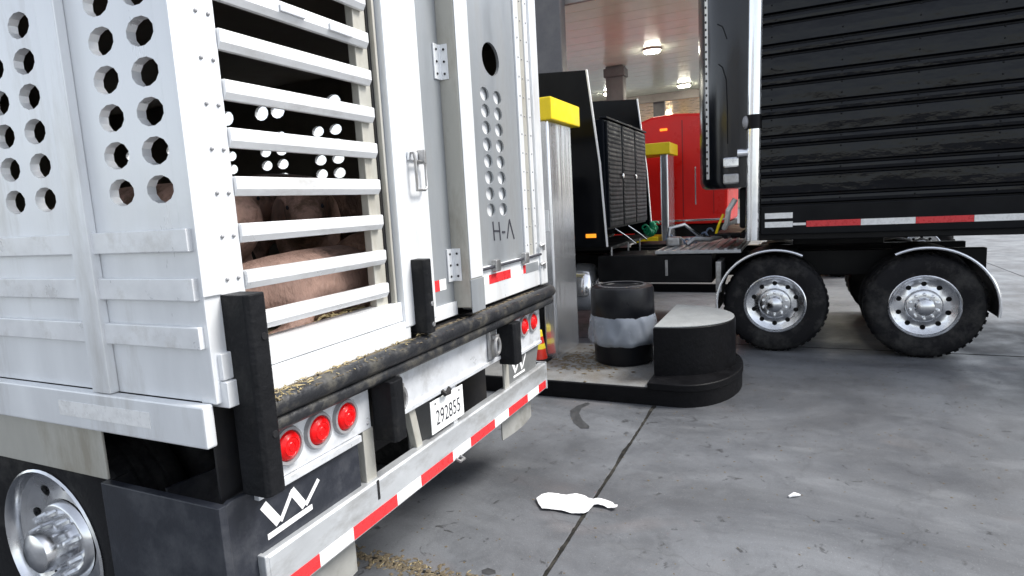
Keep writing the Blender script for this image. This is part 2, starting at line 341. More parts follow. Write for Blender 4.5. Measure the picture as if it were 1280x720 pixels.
# latch handle on the post panel
lt = MB(); lt.tube([(1.03, -.036, 1.93), (1.03, -.06, 1.93), (1.03, -.066, 1.90), (1.03, -.066, 1.80), (1.035, -.06, 1.775), (1.10, -.06, 1.775), (1.115, -.06, 1.79), (1.115, -.06, 1.88), (1.10, -.06, 1.895), (1.03, -.06, 1.895)], .0065, 8)
ltc = lt.build('latch_handle', STEEL, T, smooth=True)
bx('latch_plate', BARE, ltc, 1.012, 1.085, -.045, -.0345, 1.90, 1.935, .003)
MB().box(1.09, 1.105, -.075, -.036, 1.885, 1.945).build('latch_pin', STEEL, ltc, bevel=.003)
# --- grey door leaf, hinges and post
bx('door_panel', GREYP, T, 1.1655, 1.4095, .012, .05, 1.165, TOPZ, .003)
bx('door_kick_plate', WHITE, T, 1.17, 1.408, -.002, .0118, 1.168, 1.235, .002)
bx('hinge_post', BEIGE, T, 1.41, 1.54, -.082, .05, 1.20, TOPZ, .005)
bx('hinge_post_lit_face', WHITE, T, 1.412, 1.539, -.087, -.0825, 1.345, TOPZ, .002)  # white rear over beige post: its lit and dimmer sides put into colour
bx('hinge_post_foot', GREYP, T, 1.406, 1.544, -.088, -.0828, 1.175, 1.340, .003)
for z in (2.37, 1.415, 3.3):
    h = MB().box(1.355, 1.4095, .0035, .0118, z-.08, z+.08).box(1.4035, 1.4098, -.038, .003, z-.08, z+.08).tube([(1.404, .004, z-.08), (1.404, .004, z+.08)], .007, 10).build('hinge', WHITE, T, bevel=.002)
    rv = MB()
    for dz in (-.055, 0, .055): rv.ball((1.375, .002, z+dz), .006, .005, .006, 8, 5).ball((1.402, -.02, z+dz), .005, .006, .006, 8, 5)
    rv.build('hinge_bolts', DARKF, h, smooth=True)
# --- punched panel with real holes
cols = [1.56, 1.768, 1.9240, 2.08, 2.262]; rows = [1.372]+[1.624+.0885*k for k in range(9)]+[2.355, 2.63, TOPZ]
holes = {}
for k in range(8):
    zc = 1.668+.0885*k
    holes[(1, 1+k)] = (1.846, zc, .052, .037); holes[(2, 1+k)] = (2.002, zc, .052, .037)
cols2 = [1.56, 1.765, 1.82, 2.055, 2.08, 2.262]
pp = MB().perf(cols, rows[:10], holes, lambda u, v: (u, .0, v), lambda u, v: (u, .010, v))
pp.perf([1.56, 1.80, 2.09, 2.262], [2.3322, 2.360, 2.61, TOPZ], {(1, 1): (1.945, 2.484, .105, .088)}, lambda u, v: (u, .0, v), lambda u, v: (u, .016, v), 24)
pp.build('punched_panel', GREYP, T)
bx('punched_backing', WHITE, T, 1.57, 2.26, .020, .026, 1.38, 2.345, 0)
# riveted strips at the right end
for (x0, x1, y0) in ((2.262, 2.325, -.012), (2.3255, 2.40, -.004), (2.4005, 2.455, -.014)):
    st = bx('riveted_strip', WHITE if x0 != 2.3255 else BEIGE, T, x0, x1, y0, .05, 1.372, TOPZ, .003)
    rv = MB()
    for k in range(22): rv.ball(((x0+x1)/2, y0-.001, 1.44+.112*k), .006, .004, .006, 8, 5)
    rv.build('rivets', GREYR, st, smooth=True)
bx('corner_post', WHITE, T, 2.4555, W2-.002, -.03, .06, 1.165, TOPZ, .008)
# lower kick panel with door rod
bx('kick_panel', WHITE, T, 1.5445, 2.455, -.018, .05, 1.168, 1.371, .004)
rod = MB().tube([(1.60, -.03, 1.362), (2.46, -.03, 1.366)], .008, 8).build('door_rod', INK, T, smooth=True)
for x in (1.80, 2.20):
    MB().box(x-.03, x+.03, -.05, -.0185, 1.335, 1.40).build('rod_clamp', STEEL, rod, bevel=.006)
for z in (1.30, 1.42):
    MB().tube([(2.44, -.035, z), (2.47, -.05, z+.01), (2.50, -.035, z), (2.505, -.033, z-.03)], .011, 8).build('rod_hook', STEEL, rod, smooth=True)
# conspicuity tape above the rail
def tape(x0, x1, y, z0, z1, red, parent=T): return bx('reflective_tape', TAPER if red else TAPEW, parent, x0, x1, y-.0015, y, z0, z1, 0)
for a, b, r_ in ((1.176, 1.275, 1), (1.275, 1.334, 0)): tape(a, b, .0118, 1.305, 1.357, r_)
for a, b, r_ in ((1.66, 1.73, 0), (1.73, 2.01, 1), (2.01, 2.19, 0), (2.19, 2.23, 1)): tape(a, b, -.0182, 1.272, 1.322, r_)
bx('tape_patch', GREYP, T, 2.23, 2.43, -.0197, -.0182, 1.268, 1.324, 0)
# H-A brushed on the panel
hb = MB(); y = -.0005
stroke(hb, [(1.855, 1.605), (1.862, 1.50)], y, .011); stroke(hb, [(1.93, 1.60), (1.938, 1.495)], y, .011); stroke(hb, [(1.858, 1.553), (1.935, 1.548)], y, .010)
stroke(hb, [(1.965, 1.540), (2.005, 1.538)], y-.0002, .012); stroke(hb, [(2.03, 1.50), (2.07, 1.605)], y, .011); stroke(hb, [(2.07, 1.608), (2.125, 1.49)], y-.0003, .011)
hb.build('painted_letters', INK, T)
# --- black rub rails
def rail(z, yc, r, x0, x1):
    pts = [(x0, yc, z), (x1-.06, yc, z), (x1-.02, yc+.02, z), (x1, yc+.06, z)]
    return MB().tube(pts, r, 14).build('rub_rail', RAILM, T, smooth=True)
rail(1.118, -.060, .036, .13, 2.585); rail(1.058, -.052, .027, .13, 2.585)
bx('rail_web', DARKF, T, .10, 2.56, -.026, .02, 1.042, 1.149, 0)
# --- tall rubber dock bumpers
def dock(name, x0, x1, d, z0, z1): return MB().prism([(x0, 0), (x0, -d+.012), (x0+.014, -d), (x1-.014, -d), (x1, -d+.012), (x1, 0)], 'z', z0, z1).build(name, RUBBER, T, bevel=.004)
b1 = dock('dock_bumper', .055, .132, .106, .866, 1.478)
for z in (1.35, 1.05): MB().lathe([(0, -.109), (.011, -.109), (.013, -.104)], (.105, 0, z), 'y', 10).build('bolt', DARKF, b1)
b2 = dock('dock_bumper', .985, 1.045, .105, 1.165, 1.483)
for z in (1.29, 1.20): MB().lathe([(0, -.108), (.010, -.108), (.012, -.103)], (1.02, 0, z), 'y', 10).build('bolt', STEEL, b2)
dock('dock_bumper', .692, .775, .106, .79, 1.035); dock('dock_bumper', 1.835, 1.93, .106, .80, 1.035)
# --- tail light panels and lamps
bx('light_panel', BARE, T, .10, .677, .0, .03, .850, 1.037, .004)
bx('light_panel', BARE, T, 1.895, 2.46, .0, .03, .795, 1.037, .004)
pl = MB()
for x in (.16, .655): 
    for z in (.875, 1.012): pl.ball((x, -.001, z), .007, .005, .007, 8, 5)
pl.build('rivets', GREYR, T, smooth=True)
lens = MB().lathe([(0, -.024), (.012, -.0238), (.0135, -.0262), (.016, -.0236), (.028, -.0228), (.030, -.0252), (.033, -.0218), (.0415, -.0185), (.047, -.013), (.051, -.004)], (.243, 0, .947), 'y', 32).build('tail_light', LENS, T, smooth=50)
MB().lathe([(.0505, -.004), (.053, -.014), (.062, -.014), (.067, -.0005)], (.243, 0, .947), 'y', 32).build('bezel', GREYR, lens, smooth=50)
for x in (.3865, .529, 2.045, 2.188, 2.331): dup(lens, (x-.243, 0, 0))
# --- charcoal W plates
wl = MB().prism([(-.028, .845), (.02, .86), (.60, .832), (.60, .56), (-.028, .56)], 'y', .010, .03).build('corner_plate', PLATEB, T, bevel=.003)
bx('plate_ledge', BARE, T, .10, .60, -.012, .0098, .823, .848, .002)
lg = MB(); y = .0098
for i_, (pts, wd) in enumerate((([(.130, .792), (.185, .706)], .030), ([(.192, .706), (.256, .785)], .015), ([(.250, .786), (.300, .706)], .027), ([(.306, .706), (.376, .768)], .015))): stroke(lg, pts, y-.0001*i_, wd, .0012)
stroke(lg, [(.135, .680), (.335, .686)], y, .019, .0012)
lg.build('white_emblem', WHITEP, wl)
wr = MB().prism([(1.93, .782), (2.45, .788), (2.33, .545), (1.93, .545)], 'y', .010, .03).build('corner_plate', PLATEG, T, bevel=.003)  # right plate is a lighter copy, its different light put into the grey
bx('plate_ledge', BARE, T, 1.94, 2.45, -.012, .0098, .783, .800, .002)
lg = MB()
for pts, wd in (([(2.02, .765), (2.065, .690)], .024), ([(2.075, .70), (2.125, .77)], .014), ([(2.122, .772), (2.16, .685)], .02), ([(2.165, .69), (2.225, .765)], .012)): stroke(lg, pts, y, wd, .0012)
stroke(lg, [(2.03, .667), (2.20, .667)], y, .013, .0012)
lg.build('white_emblem', WHITEP, wr)
MB().box(-.034, -.006, .0, .55, .50, .862).build('side_corner_plate', PLATEB, T, bevel=.003)
# --- rear cross beam, hooks, struts
bx('cross_beam', BARE, T, .778, 1.832, .0, .05, .838, 1.040, .006)
bx('beam_lip', BARE, T, .86, 1.83, -.014, -.0005, .832, .852, .002)
def hook(x, z, s=1):
    p = bx('hook_plate', STEEL, T, x-.042, x+.042, -.022, -.0005, z-.085, z+.075, .008)
    pts = [(x+.030*math.cos(a), -.045, z-.012+.045*math.sin(a)) for a in [2*math.pi*k/16 for k in range(17)]]
    MB().tube(pts, .009, 8, False).build('hook_ring', STEEL, p, smooth=True)
    bx('hook_clip', STEEL, p, x-.02, x+.02, -.05, -.0225, z+.025, z+.05, .004)
hook(1.735, .945); hook(.83, .935)
bx('strut', BEIGE, T, .626, .690, .0035, .05, .60, .8495, .003); bx('strut', BEIGE, T, 1.882, 1.945, -.004, .0095, .60, .83, .003)
MB().prism([(.945, .837), (.992, .837), (1.045, .60), (.998, .60)], 'y', .01, .045).build('strut', BEIGE, T, bevel=.003)
MB().prism([(1.598, .837), (1.645, .837), (1.592, .60), (1.545, .60)], 'y', .16, .20).build('strut', BEIGE, T, bevel=.003)
# --- licence plate
lp = bx('licence_plate', PLW, T, 1.094, 1.396, -.006, -.002, .658, .814, .006)
text_mesh('plate_number', '292855', INK, lp, 1.135, -.0068, .690, .072, .225)
bx('plate_bracket', BARE, lp, 1.30, 1.335, -.001, .03, .60, .835, .002)
MB().tube([(1.19, -.012, .842), (1.19, -.03, .828), (1.225, -.03, .826), (1.25, -.012, .838)], .012, 8).build('plate_lamp', DARKF, lp, smooth=True)
# --- bumper with tape
bm = MB().prism([(.03, .625), (.03, .640), (-.012, .640), (-.020, .632), (-.020, .472), (-.012, .466), (.02, .466)], 'x', .105, 2.475).build('bumper', BUMPM, T, bevel=.002)
bx('bumper_end', BUMPM, bm, .088, .1045, -.0215, .06, .462, .645, .004); bx('bumper_end', BUMPM, bm, 2.4755, 2.492, -.0215, .06, .462, .645, .004)
xt = .315-.64-.28+.46; 
bounds = [.315+u for u in (-.18, 0, .18, .46, .64, .92, 1.10, 1.38, 1.56, 1.84, 2.02)]
for k in range(len(bounds)-1): tape(bounds[k] if k else .118, bounds[k+1], -.0202, .477, .527, (k % 2 == 0), bm)
tape(2.335, 2.46, -.0202, .477, .527, True, bm)
MB().box(.655, .667, -.0225, -.0203, .56, .64).build('bumper_seam', DARKF, bm)
MB().tube([(1.26, -.02, .478), (1.26, -.045, .468), (1.30, -.045, .466), (1.30, -.02, .476)], .008, 8).build('bumper_ring', STEEL, bm, smooth=True)
# --- mud flaps (slightly curved sheets), plus flat dark sheets added as shade
def flap(x0, x1, y, z0, z1, m, bow=.02):
    b = MB(); n = 8
    for s_ in (0, .008):
        pass
    poly = [(x0+(x1-x0)*t/n, y-bow*math.sin(math.pi*t/n)) for t in range(n+1)]
    b.prism(poly+[(p[0], p[1]+.008) for p in poly[::-1]], 'z', z0, z1); return b.build('mud_or_shade_flap', m, T, smooth=30)
flap(.17, .60, .07, .27, .60, FLAPM); flap(1.96, 2.40, .07, .29, .60, FLAPM)
mf = MB().prism([(.10, .20), (.86, .20), (.98, .45), (.86, .66), (.72, .76), (.10, .80)], 'y', .42, .43).build('mud_or_shade_flap', PLATEB, T)
flap(1.50, 1.80, .42, .30, .86, PLATEG, .0); flap(1.84, 2.52, .46, .14, .86, DARKF, .0); flap(.95, 1.50, .47, .45, .86, DARKF, .0)  # the two dark sheets are added to fill the deep shade underneath
# --- underframe, floor, decks, walls
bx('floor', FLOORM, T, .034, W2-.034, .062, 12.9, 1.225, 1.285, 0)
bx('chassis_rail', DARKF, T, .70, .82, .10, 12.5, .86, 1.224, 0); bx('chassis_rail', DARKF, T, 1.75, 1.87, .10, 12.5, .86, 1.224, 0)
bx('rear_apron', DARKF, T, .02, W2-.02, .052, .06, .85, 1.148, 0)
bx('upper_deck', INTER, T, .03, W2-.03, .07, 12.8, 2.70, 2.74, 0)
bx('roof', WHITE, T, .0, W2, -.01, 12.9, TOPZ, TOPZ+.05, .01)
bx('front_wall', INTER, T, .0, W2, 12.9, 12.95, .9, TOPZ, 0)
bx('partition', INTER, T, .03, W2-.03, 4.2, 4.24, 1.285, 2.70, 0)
def side(x, thick, m, name, c0, inner):
    b = MB(); us = [0.0]; hs_ = {}
    vs_ = [1.17, 1.735]+[1.735+.107*k for k in range(1, 7)]; vs_ += [2.44, 2.60, 2.9, TOPZ]   # rows of holes
    us = [.0]
    while c0 < 6.2:
        us += [c0-.085, c0+.0855, c0+.2565, c0+.40]; c0 += .555
    us = [u for u in us]+[12.9]
    for i in range(len(us)-1):
        wd = us[i+1]-us[i]
        if .165 < wd < .175:
            for j in range(1, 7): hs_[(i, j)] = ((us[i]+us[i+1])/2, (vs_[j]+vs_[j+1])/2, .058, .040)
            hs_[(i, 8)] = ((us[i]+us[i+1])/2, 2.52, .072, .058)
    f = (lambda u, v: (x, u, v)); g = (lambda u, v: (x+thick, u, v))
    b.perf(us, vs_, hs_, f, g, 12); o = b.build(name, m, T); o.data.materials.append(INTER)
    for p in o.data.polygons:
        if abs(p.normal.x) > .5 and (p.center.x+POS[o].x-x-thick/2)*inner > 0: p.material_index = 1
    return o
side(W2-.03, .028, WHITE, 'side_wall', 1.055, -1); side(.002, .028, WHITE, 'side_wall', .12, 1)
for k in range(10):
    y0 = .48+1.11*k
    bx('side_post', WHITE, T, -.03, .0015, y0-.045, y0+.045, 1.17, TOPZ, .004)
for z in (1.33, 1.47, 1.61): bx('side_slat', SLATM, T, -.018, .0015, .012, 12.9, z, z+.065, .003)
bx('side_rail', WHITE, T, -.035, .0015, .012, 12.9, 1.04, 1.168, .006); bx('side_rail', WHITE, T, W2-.0015, W2+.03, .07, 12.9, 1.04, 1.168, .006)
for k in range(7):
    y0 = .25+k*1.1
    tp = bx('reflective_tape', TAPER if k % 2 else TAPEW, T, -.0368, -.0352, y0, y0+.46, 1.08, 1.13, 0)
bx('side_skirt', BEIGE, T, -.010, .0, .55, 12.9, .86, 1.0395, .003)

# --- wheels
def wheel(parent, x, y, z=.51, r=.51, out=-1, m_rim=None, wname='wheel', dual=True):
    m_rim = m_rim or POLISH; o = out
    t = MB()
    pr = [(.285, .02), (.30, .0), (.36, -.012), (.43, -.012), (.475, .0), (.497, .022), (.505, .05)]
    wd = .27
    for g in (.09, .135, .18): pr += [(.508, g-.008), (.496, g-.006), (.496, g+.006), (.508, g+.008)]
    pr += [(.505, wd-.05), (.497, wd-.022), (.475, wd), (.36, wd+.01), (.30, wd), (.285, wd-.02)]
    pr = [(a*r/.51, h) for a, h in pr]
    t.lathe([(a, -o*h) for a, h in pr], (x, y, z), 'x', 48)
    if dual: t.lathe([(a, -o*(h+.34)) for a, h in pr], (x, y, z), 'x', 32)
    ty = t.build(wname, TYRE, parent, smooth=35)
    # tread lugs on the outer shoulder
    lug = MB()
    for k in range(44):
        a = 2*math.pi*k/44; c, s_ = math.cos(a), math.sin(a); q = r-.012
        P = lambda rr, aa, h: (x-o*h, y+rr*math.cos(aa), z+rr*math.sin(aa))
        lug.add([P(q, a-.045, .012), P(q, a+.045, .012), P(r+.003, a+.04, .03), P(r+.003, a-.04, .03), P(q, a-.045, .075), P(q, a+.045, .075), P(r+.003, a+.04, .07), P(r+.003, a-.04, .07)],
                [(0, 1, 2, 3), (3, 2, 6, 7), (7, 6, 5, 4), (0, 3, 7, 4), (1, 5, 6, 2)])
    lug.build('tread', TYRE, ty)
    rim = MB(); N = 10
    rim.lathe([(.300, -o*.02), (.304, -o*-.006), (.296, -o*-.012), (.286, -o*.0), (.280, -o*.035), (.262, -o*.045)], (x, y, z), 'x', 48)
    dish = lambda v: .045+.02*math.sin((v-.14)/.122*math.pi) if v > .14 else .045
    us = [2*math.pi*k/N for k in range(N+1)]
    rim.perf(us, [.16, .262], {(k, 0): ((us[k]+us[k+1])/2, .213, .024/.213, .024) for k in range(N)},
             lambda u, v: (x-o*dish(v), y+v*math.cos(u), z+v*math.sin(u)), lambda u, v: (x-o*(dish(v)+.03), y+v*math.cos(u), z+v*math.sin(u)), 16)
    rim.lathe([(.161, -o*.051), (.150, -o*.03), (.142, -o*.026), (.085, -o*.026), (.084, -o*-.03), (.074, -o*-.062), (.045, -o*-.078), (0, -o*-.082)], (x, y, z), 'x', 36)
    rm = rim.build('rim', m_rim, ty, smooth=40)
    nuts = MB()
    for k in range(10):
        a = 2*math.pi*(k+.5)/10; nuts.lathe([(0, -o*-.022), (.012, -o*-.020), (.017, -o*.02), (.017, -o*.03)], (x, y+.118*math.cos(a), z+.118*math.sin(a)), 'x', 8)
    nuts.build('wheel_nuts', CHROME, rm, smooth=40) if False else nuts.build('wheel_nuts', CHROME, ty, smooth=40)
    bk = MB().lathe([(0, -o*.12), (.28, -o*.12)], (x, y, z), 'x', 24).build('brake_drum', DARKF, ty)
    return ty
wl1 = wheel(T, .03, 1.02); dup(wl1, (0, 1.3, 0))
wr1 = wheel(T, W2-.03, 1.02, out=1); dup(wr1, (0, 1.3, 0))
MB().tube([(.2, 1.02, .51), (2.3, 1.02, .51)], .06, 10).build('axle', DARKF, T, smooth=True)
bx('fender', DARKF, T, .0, .66, .45, 3.0, 1.05, 1.075, 0); bx('fender', DARKF, T, 1.9, W2, .45, 3.0, 1.05, 1.075, 0)

# ================================================================== PIGS inside the trailer
def pig(loc, rot, scale, m, label, lying=False):
    rings = [(-.60, .46, .03, .03), (-.57, .46, .10, .11), (-.48, .45, .165, .18), (-.30, .445, .195, .215), (-.05, .44, .205, .225), (.18, .445, .20, .215), (.34, .46, .175, .195),
             (.46, .485, .135, .16), (.56, .495, .115, .135), (.65, .47, .095, .11), (.73, .43, .068, .075), (.80, .405, .052, .052), (.845, .398, .053, .050), (.85, .398, .02, .02)]
    b = bmesh.new(); n = 16; prev = None
    for (x, zc, ry, rz) in rings:
        ring = [b.verts.new((x, ry*math.cos(2*math.pi*k/n), zc+rz*math.sin(2*math.pi*k/n)*(1.0 if math.sin(2*math.pi*k/n) > 0 else 1.08))) for k in range(n)]
        if prev:
            for k in range(n): b.faces.new((prev[k], prev[(k+1) % n], ring[(k+1) % n], ring[k]))
        else: b.faces.new(ring[::-1])
        prev = ring
    b.faces.new(prev)
    mb = MB()
    for (lx, ly, hind) in ((.30, .11, 0), (.30, -.11, 0), (-.40, .11, 1), (-.40, -.11, 1)):
        if lying and hind: mb.tube([(lx+.02, ly*1.2, .34), (lx+.16, ly*1.5, .27), (lx+.0, ly*1.9, .255), (lx+.10, ly*2.0, .25)], [.13, .09, .05, .035], 10)
        elif lying: mb.tube([(lx, ly, .36), (lx+.04, ly*1.3, .27), (lx+.20, ly*1.3, .255), (lx+.30, ly*1.3, .25)], [.10, .07, .045, .036], 10)
        elif hind: mb.tube([(lx+.03, ly, .42), (lx+.05, ly, .30), (lx-.035, ly, .17), (lx-.02, ly, .06), (lx+.005, ly, .0)], [.11, .085, .045, .035, .042], 10)
        else: mb.tube([(lx, ly, .40), (lx+.015, ly, .26), (lx+.005, ly, .16), (lx-.005, ly, .06), (lx+.01, ly, .0)], [.09, .065, .042, .034, .042], 10)
    for s_ in (-1, 1):   # drooping ears
        mb.add([(.50, s_*.06, .60), (.55, s_*.12, .585), (.64, s_*.135, .545), (.60, s_*.07, .60), (.50, s_*.075, .575), (.54, s_*.125, .56), (.63, s_*.15, .525), (.59, s_*.09, .57)],
               [(0, 1, 2, 3), (7, 6, 5, 4), (0, 4, 5, 1), (1, 5, 6, 2), (2, 6, 7, 3), (3, 7, 4, 0)])
    mb.tube([(-.59, 0, .50), (-.64, .01, .52), (-.66, .04, .49), (-.64, .05, .46), (-.63, .02, .45)], [.018, .014, .012, .010, .008], 8)
    vs_ = [b.verts.new(v) for v in mb.v]; b.verts.ensure_lookup_table()
    for f in mb.f:
        try: b.faces.new([vs_[i] for i in f])
        except ValueError: pass
    bmesh.ops.recalc_face_normals(b, faces=b.faces)
    me = bpy.data.meshes.new('pig'); b.to_mesh(me); b.free()
    tmp = bpy.data.objects.new('tmp', me); COL.objects.link(tmp)
    r_ = tmp.modifiers.new('r', 'REMESH'); r_.mode = 'VOXEL'; r_.voxel_size = .022
    s2 = tmp.modifiers.new('s', 'SMOOTH'); s2.iterations = 4; s2.factor = .5
    bpy.context.view_layer.update()
    me2 = bpy.data.meshes.new_from_object(tmp.evaluated_get(bpy.context.evaluated_depsgraph_get())); bpy.data.objects.remove(tmp)
    me2.polygons.foreach_set('use_smooth', [True]*len(me2.polygons)); me2.materials.clear(); me2.materials.append(m); me2.name = 'pig'
    o = bpy.data.objects.new('pig', me2); COL.objects.link(o); POS[o] = Vector(loc); tag(o, label, 'pig', 'pigs inside the silver trailer')
    o.location = loc; o.rotation_euler = (0, 0, rot); o.scale = (scale,)*3
    for s_ in (-1, 1):
        e = MB().ball((.665, s_*.088, .50), .012, .008, .012, 8, 6).build('eye', INK, None, smooth=True)
        e.parent = o
    return o
FZ = 1.285; LZ = FZ-.205*.92
pig((.66, 1.08, FZ), R(97), .88, PIGA, 'pink pig standing at the left with its rump towards the gate')
pig((1.50, 1.00, FZ), R(223), .90, PIGA, 'pink pig facing out through the slats, ears and snout towards the gate')
pig((.74, .28, LZ), R(186), .70, PIGB, 'black spotted pig lying low behind the bottom gate slat', True)
pig((1.50, .27, LZ), R(174), .80, PIGC, 'ruddy pig lying by the gate post, seen through the lowest gap', True)
pig((2.10, .78, FZ), R(150), .90, PIGC, 'ruddy pig standing in the second row by the far wall')
pig((2.0, 1.55, FZ), R(200), 1.04, PIGA, 'pink pig farthest back, its back showing above the others')

# straw and dirt (uncountable)
def litter(name, n, region, zf, size, m, label, cat, thin=True):
    b = MB()
    for _ in range(n):
        x, y = region(); z = zf(x, y); a = random.random()*6.28; l = size*(.4+random.random()*1.2); t = size*(.06 if thin else .5)*(.6+random.random())
        dx, dy = math.cos(a)*l/2, math.sin(a)*l/2; ex, ey = -math.sin(a)*t, math.cos(a)*t; h = size*(.05+.25*random.random()); q = random.uniform(-.3, .3)*l*.4
        b.add([(x-dx-ex, y-dy-ey, z-q*.3), (x+dx-ex, y+dy-ey, z+abs(q)), (x+dx+ex, y+dy+ey, z+abs(q)), (x-dx+ex, y-dy+ey, z-q*.3), (x, y, z+h)], [(0, 1, 4), (1, 2, 4), (2, 3, 4), (3, 0, 4), (3, 2, 1, 0)])
    o = b.build(name, m, None, fix=False); return tag(o, label, cat, kind='stuff')
def railreg(x0, x1, p=1.6):
    return lambda: (x0+(x1-x0)*random.random()**p, -.085+random.random()*.06)
litter('straw', 130, railreg(.14, 1.1), lambda x, y: 1.152-max(0, (-.06-y))*.5+random.random()*.006, .024, STRAW, 'loose straw caught along the top of the black rail', 'straw')
litter('dirt', 700, railreg(.14, 2.3, 1.3), lambda x, y: 1.150-max(0, (-.06-y))*.5, .016, DIRTM, 'dark dirt crumbs along the top of the black rail', 'dirt', False)
litter('straw', 1500, lambda: (random.uniform(.06, 2.4), .07+random.random()**1.5*2.5), lambda x, y: 1.287+random.random()*.012, .06, STRAW, 'straw bedding on the trailer floor under the pigs', 'straw')
litter('straw', 90, lambda: (1.04+random.gauss(0, .03), random.uniform(-.25, 1.0)), lambda x, y: .002, .022, STRAW, 'straw and grit gathered in the concrete joint under the trailer', 'straw')
litter('dirt', 700, lambda: (1.04+random.gauss(0, .035), random.uniform(-.45, 1.2)), lambda x, y: .001, .016, DIRTM, 'dark grit gathered in the concrete joint under the trailer', 'dirt', False)
litter('grit', 500, lambda: (random.uniform(.8, 5.5), random.uniform(-3, .8)), lambda x, y: .0005, .009, DIRTM, 'specks of grit scattered over the concrete forecourt', 'grit', False)
litter('leaf_litter', 260, lambda: (4.35+random.gauss(0, .22), .32+random.gauss(0, .22)), lambda x, y: .151, .03, DIRTM, 'dry brown litter on the island beside the trash can', 'litter', False)

# ================================================================== ISLAND THINGS
# D-shaped nose guard
G = thing('island_guard', (4.42, -.75, .15), 'black half-round guard with pale concrete top on the island nose', 'guard')
def dpoly(x0, x1, yb, yn, n=28):
    cx, r = (x0+x1)/2, (x1-x0)/2; return [(cx+r*math.cos(a), yb+(yn-yb)*math.sin(a)) for a in [math.pi*k/n for k in range(n+1)]]
MB().prism(dpoly(3.87, 4.98, -.44, -1.05), 'z', .1505, .598).build('shell', KERBB, G, smooth=30, bevel=.006)
MB().prism(dpoly(3.882, 4.968, -.446, -1.04), 'z', .5985, .612).build('concrete_top', CAPC, G, bevel=.006)
MB().prism([(4.36+.726*math.cos(a), -.666+.726*.62*math.sin(a)) for a in [math.pi+math.pi*k/28 for k in range(29)]]+[(5.086, -.43), (3.634, -.43)], 'z', .130, .192).build('base_flange', KERBB, G, smooth=30, bevel=.008)
# trash can
K = thing('trash_can', (4.46, -.03, .15), 'black round trash can with raised lid on the pump island', 'trash can')
cx, cy = 4.46, -.03
MB().lathe([(0, .155), (.262, .155), (.275, .17), (.285, .60), (.29, .61), (.27, .62)], (cx, cy, 0), 'z', 40).build('barrel', PLASTB, K, smooth=40)
ld = MB().lathe([(.296, .585), (.300, .59), (.296, .85), (.286, .872), (.262, .880), (.215, .886), (.205, .878), (.198, .868), (0, .866)], (cx, cy, 0), 'z', 40).build('lid', PLASTB, K, smooth=40)
MB().lathe([(.198, .8872), (.205, .892), (.222, .8915), (.232, .8855)], (cx, cy, 0), 'z', 32).build('lid_rim', mat('grey_plastic', (.05, .05, .055), .4), ld, smooth=40)
b = MB(); n = 120; k0 = 0
for i, (rr, z) in enumerate([(.296, .618), (.305, .60), (.312, .56), (.322, .50), (.328, .44), (.330, .39), (.326, .355), (.314, .345)]):
    for j in range(n):
        a = 2*math.pi*j/n; wv = noise.noise(Vector((math.cos(a)*3, math.sin(a)*3, z*6)))
        f = rr+.028*wv*(i/4)+.005*math.sin(a*9+z*26+4*wv)*min(1, i/2)+.0025*math.sin(a*23-z*60+5*wv)*min(1, i/3); zz = z+(.02*noise.noise(Vector((math.cos(a)*2, math.sin(a)*2, 5))) if i > 4 else 0)
        b.v.append((cx+f*math.cos(a), cy+f*math.sin(a), zz))
for i in range(7):
    for j in range(n): b.f.append((i*n+j, i*n+(j+1) % n, (i+1)*n+(j+1) % n, (i+1)*n+j))
tag(b.build('bin_liner', BAGM, None, smooth=60), 'translucent white plastic liner folded over the trash can rim', 'plastic bag')
# dispenser guards with yellow tops
def guard(dx, label, y2=2.2):
    g = thing('dispenser_guard', (4.7+dx, 1.4, .15), label, 'guard', 'steel dispenser guards on the islands')
    for y0 in (.60, y2):
        p = MB().prism([(4.36+dx, y0), (4.98+dx, y0), (5.0+dx, y0+.02), (5.0+dx, y0+.12), (4.98+dx, y0+.14), (4.36+dx, y0+.14), (4.34+dx, y0+.12), (4.34+dx, y0+.02)], 'z', .1505, 2.462).build('post', STAINL, g, smooth=30, bevel=.006)
    bx('top_beam', YELLOW, g, 4.30+dx, 5.14+dx, .545, y2+.19, 2.463, 2.672, .012)
    bx('post_plate', PLW, g, 4.335+dx-.004, 4.339+dx, .635, .725, 1.42, 1.62, .002) if dx == 0 else bx('yellow_base', YELLOW, g, 4.30+dx, 5.05+dx, .80, 1.2, .1505, .95, .01)
    return g
guard(0, 'tall stainless post with yellow cap standing beside the silver trailer')
guard(6.02, 'distant stainless post with yellow cap in front of the red truck')
# pump cabinet between the guard posts, mostly behind the trailer
P = thing('fuel_pump', (4.7, 1.4, .15), 'dark fuel pump cabinet standing between the guard posts', 'fuel pump')
bx('cabinet', BLACKM, P, 4.42, 4.95, .95, 1.95, .1505, 2.0, .02); bx('screen', GLASSD, P, 4.412, 4.4195, 1.15, 1.75, 1.35, 1.75, .003); bx('nozzle_boot', RUBBER, P, 4.36, 4.4195, 1.05, 1.15, .8, 1.2, .01)
# cone
c = thing('traffic_cone', (4.22, .76, .15), 'red and yellow banded safety cone standing behind the trailer corner', 'cone')
bx('base', RUBBER, c, 4.12, 4.32, .66, .86, .1505, .185, .01)
MB().lathe([(.085, .186), (.072, .285)], (4.22, .76, 0), 'z', 24).build('body', CONER, c, smooth=True)
MB().lathe([(.072, .285), (.062, .335)], (4.22, .76, 0), 'z', 24).build('band', CONEY, c, smooth=True)
MB().lathe([(.062, .335), (.050, .405)], (4.22, .76, 0), 'z', 24).build('body', CONER, c, smooth=True)
MB().lathe([(.050, .405), (.042, .46), (.036, .465), (0, .465)], (4.22, .76, 0), 'z', 24).build('band', CONEY, c, smooth=True)
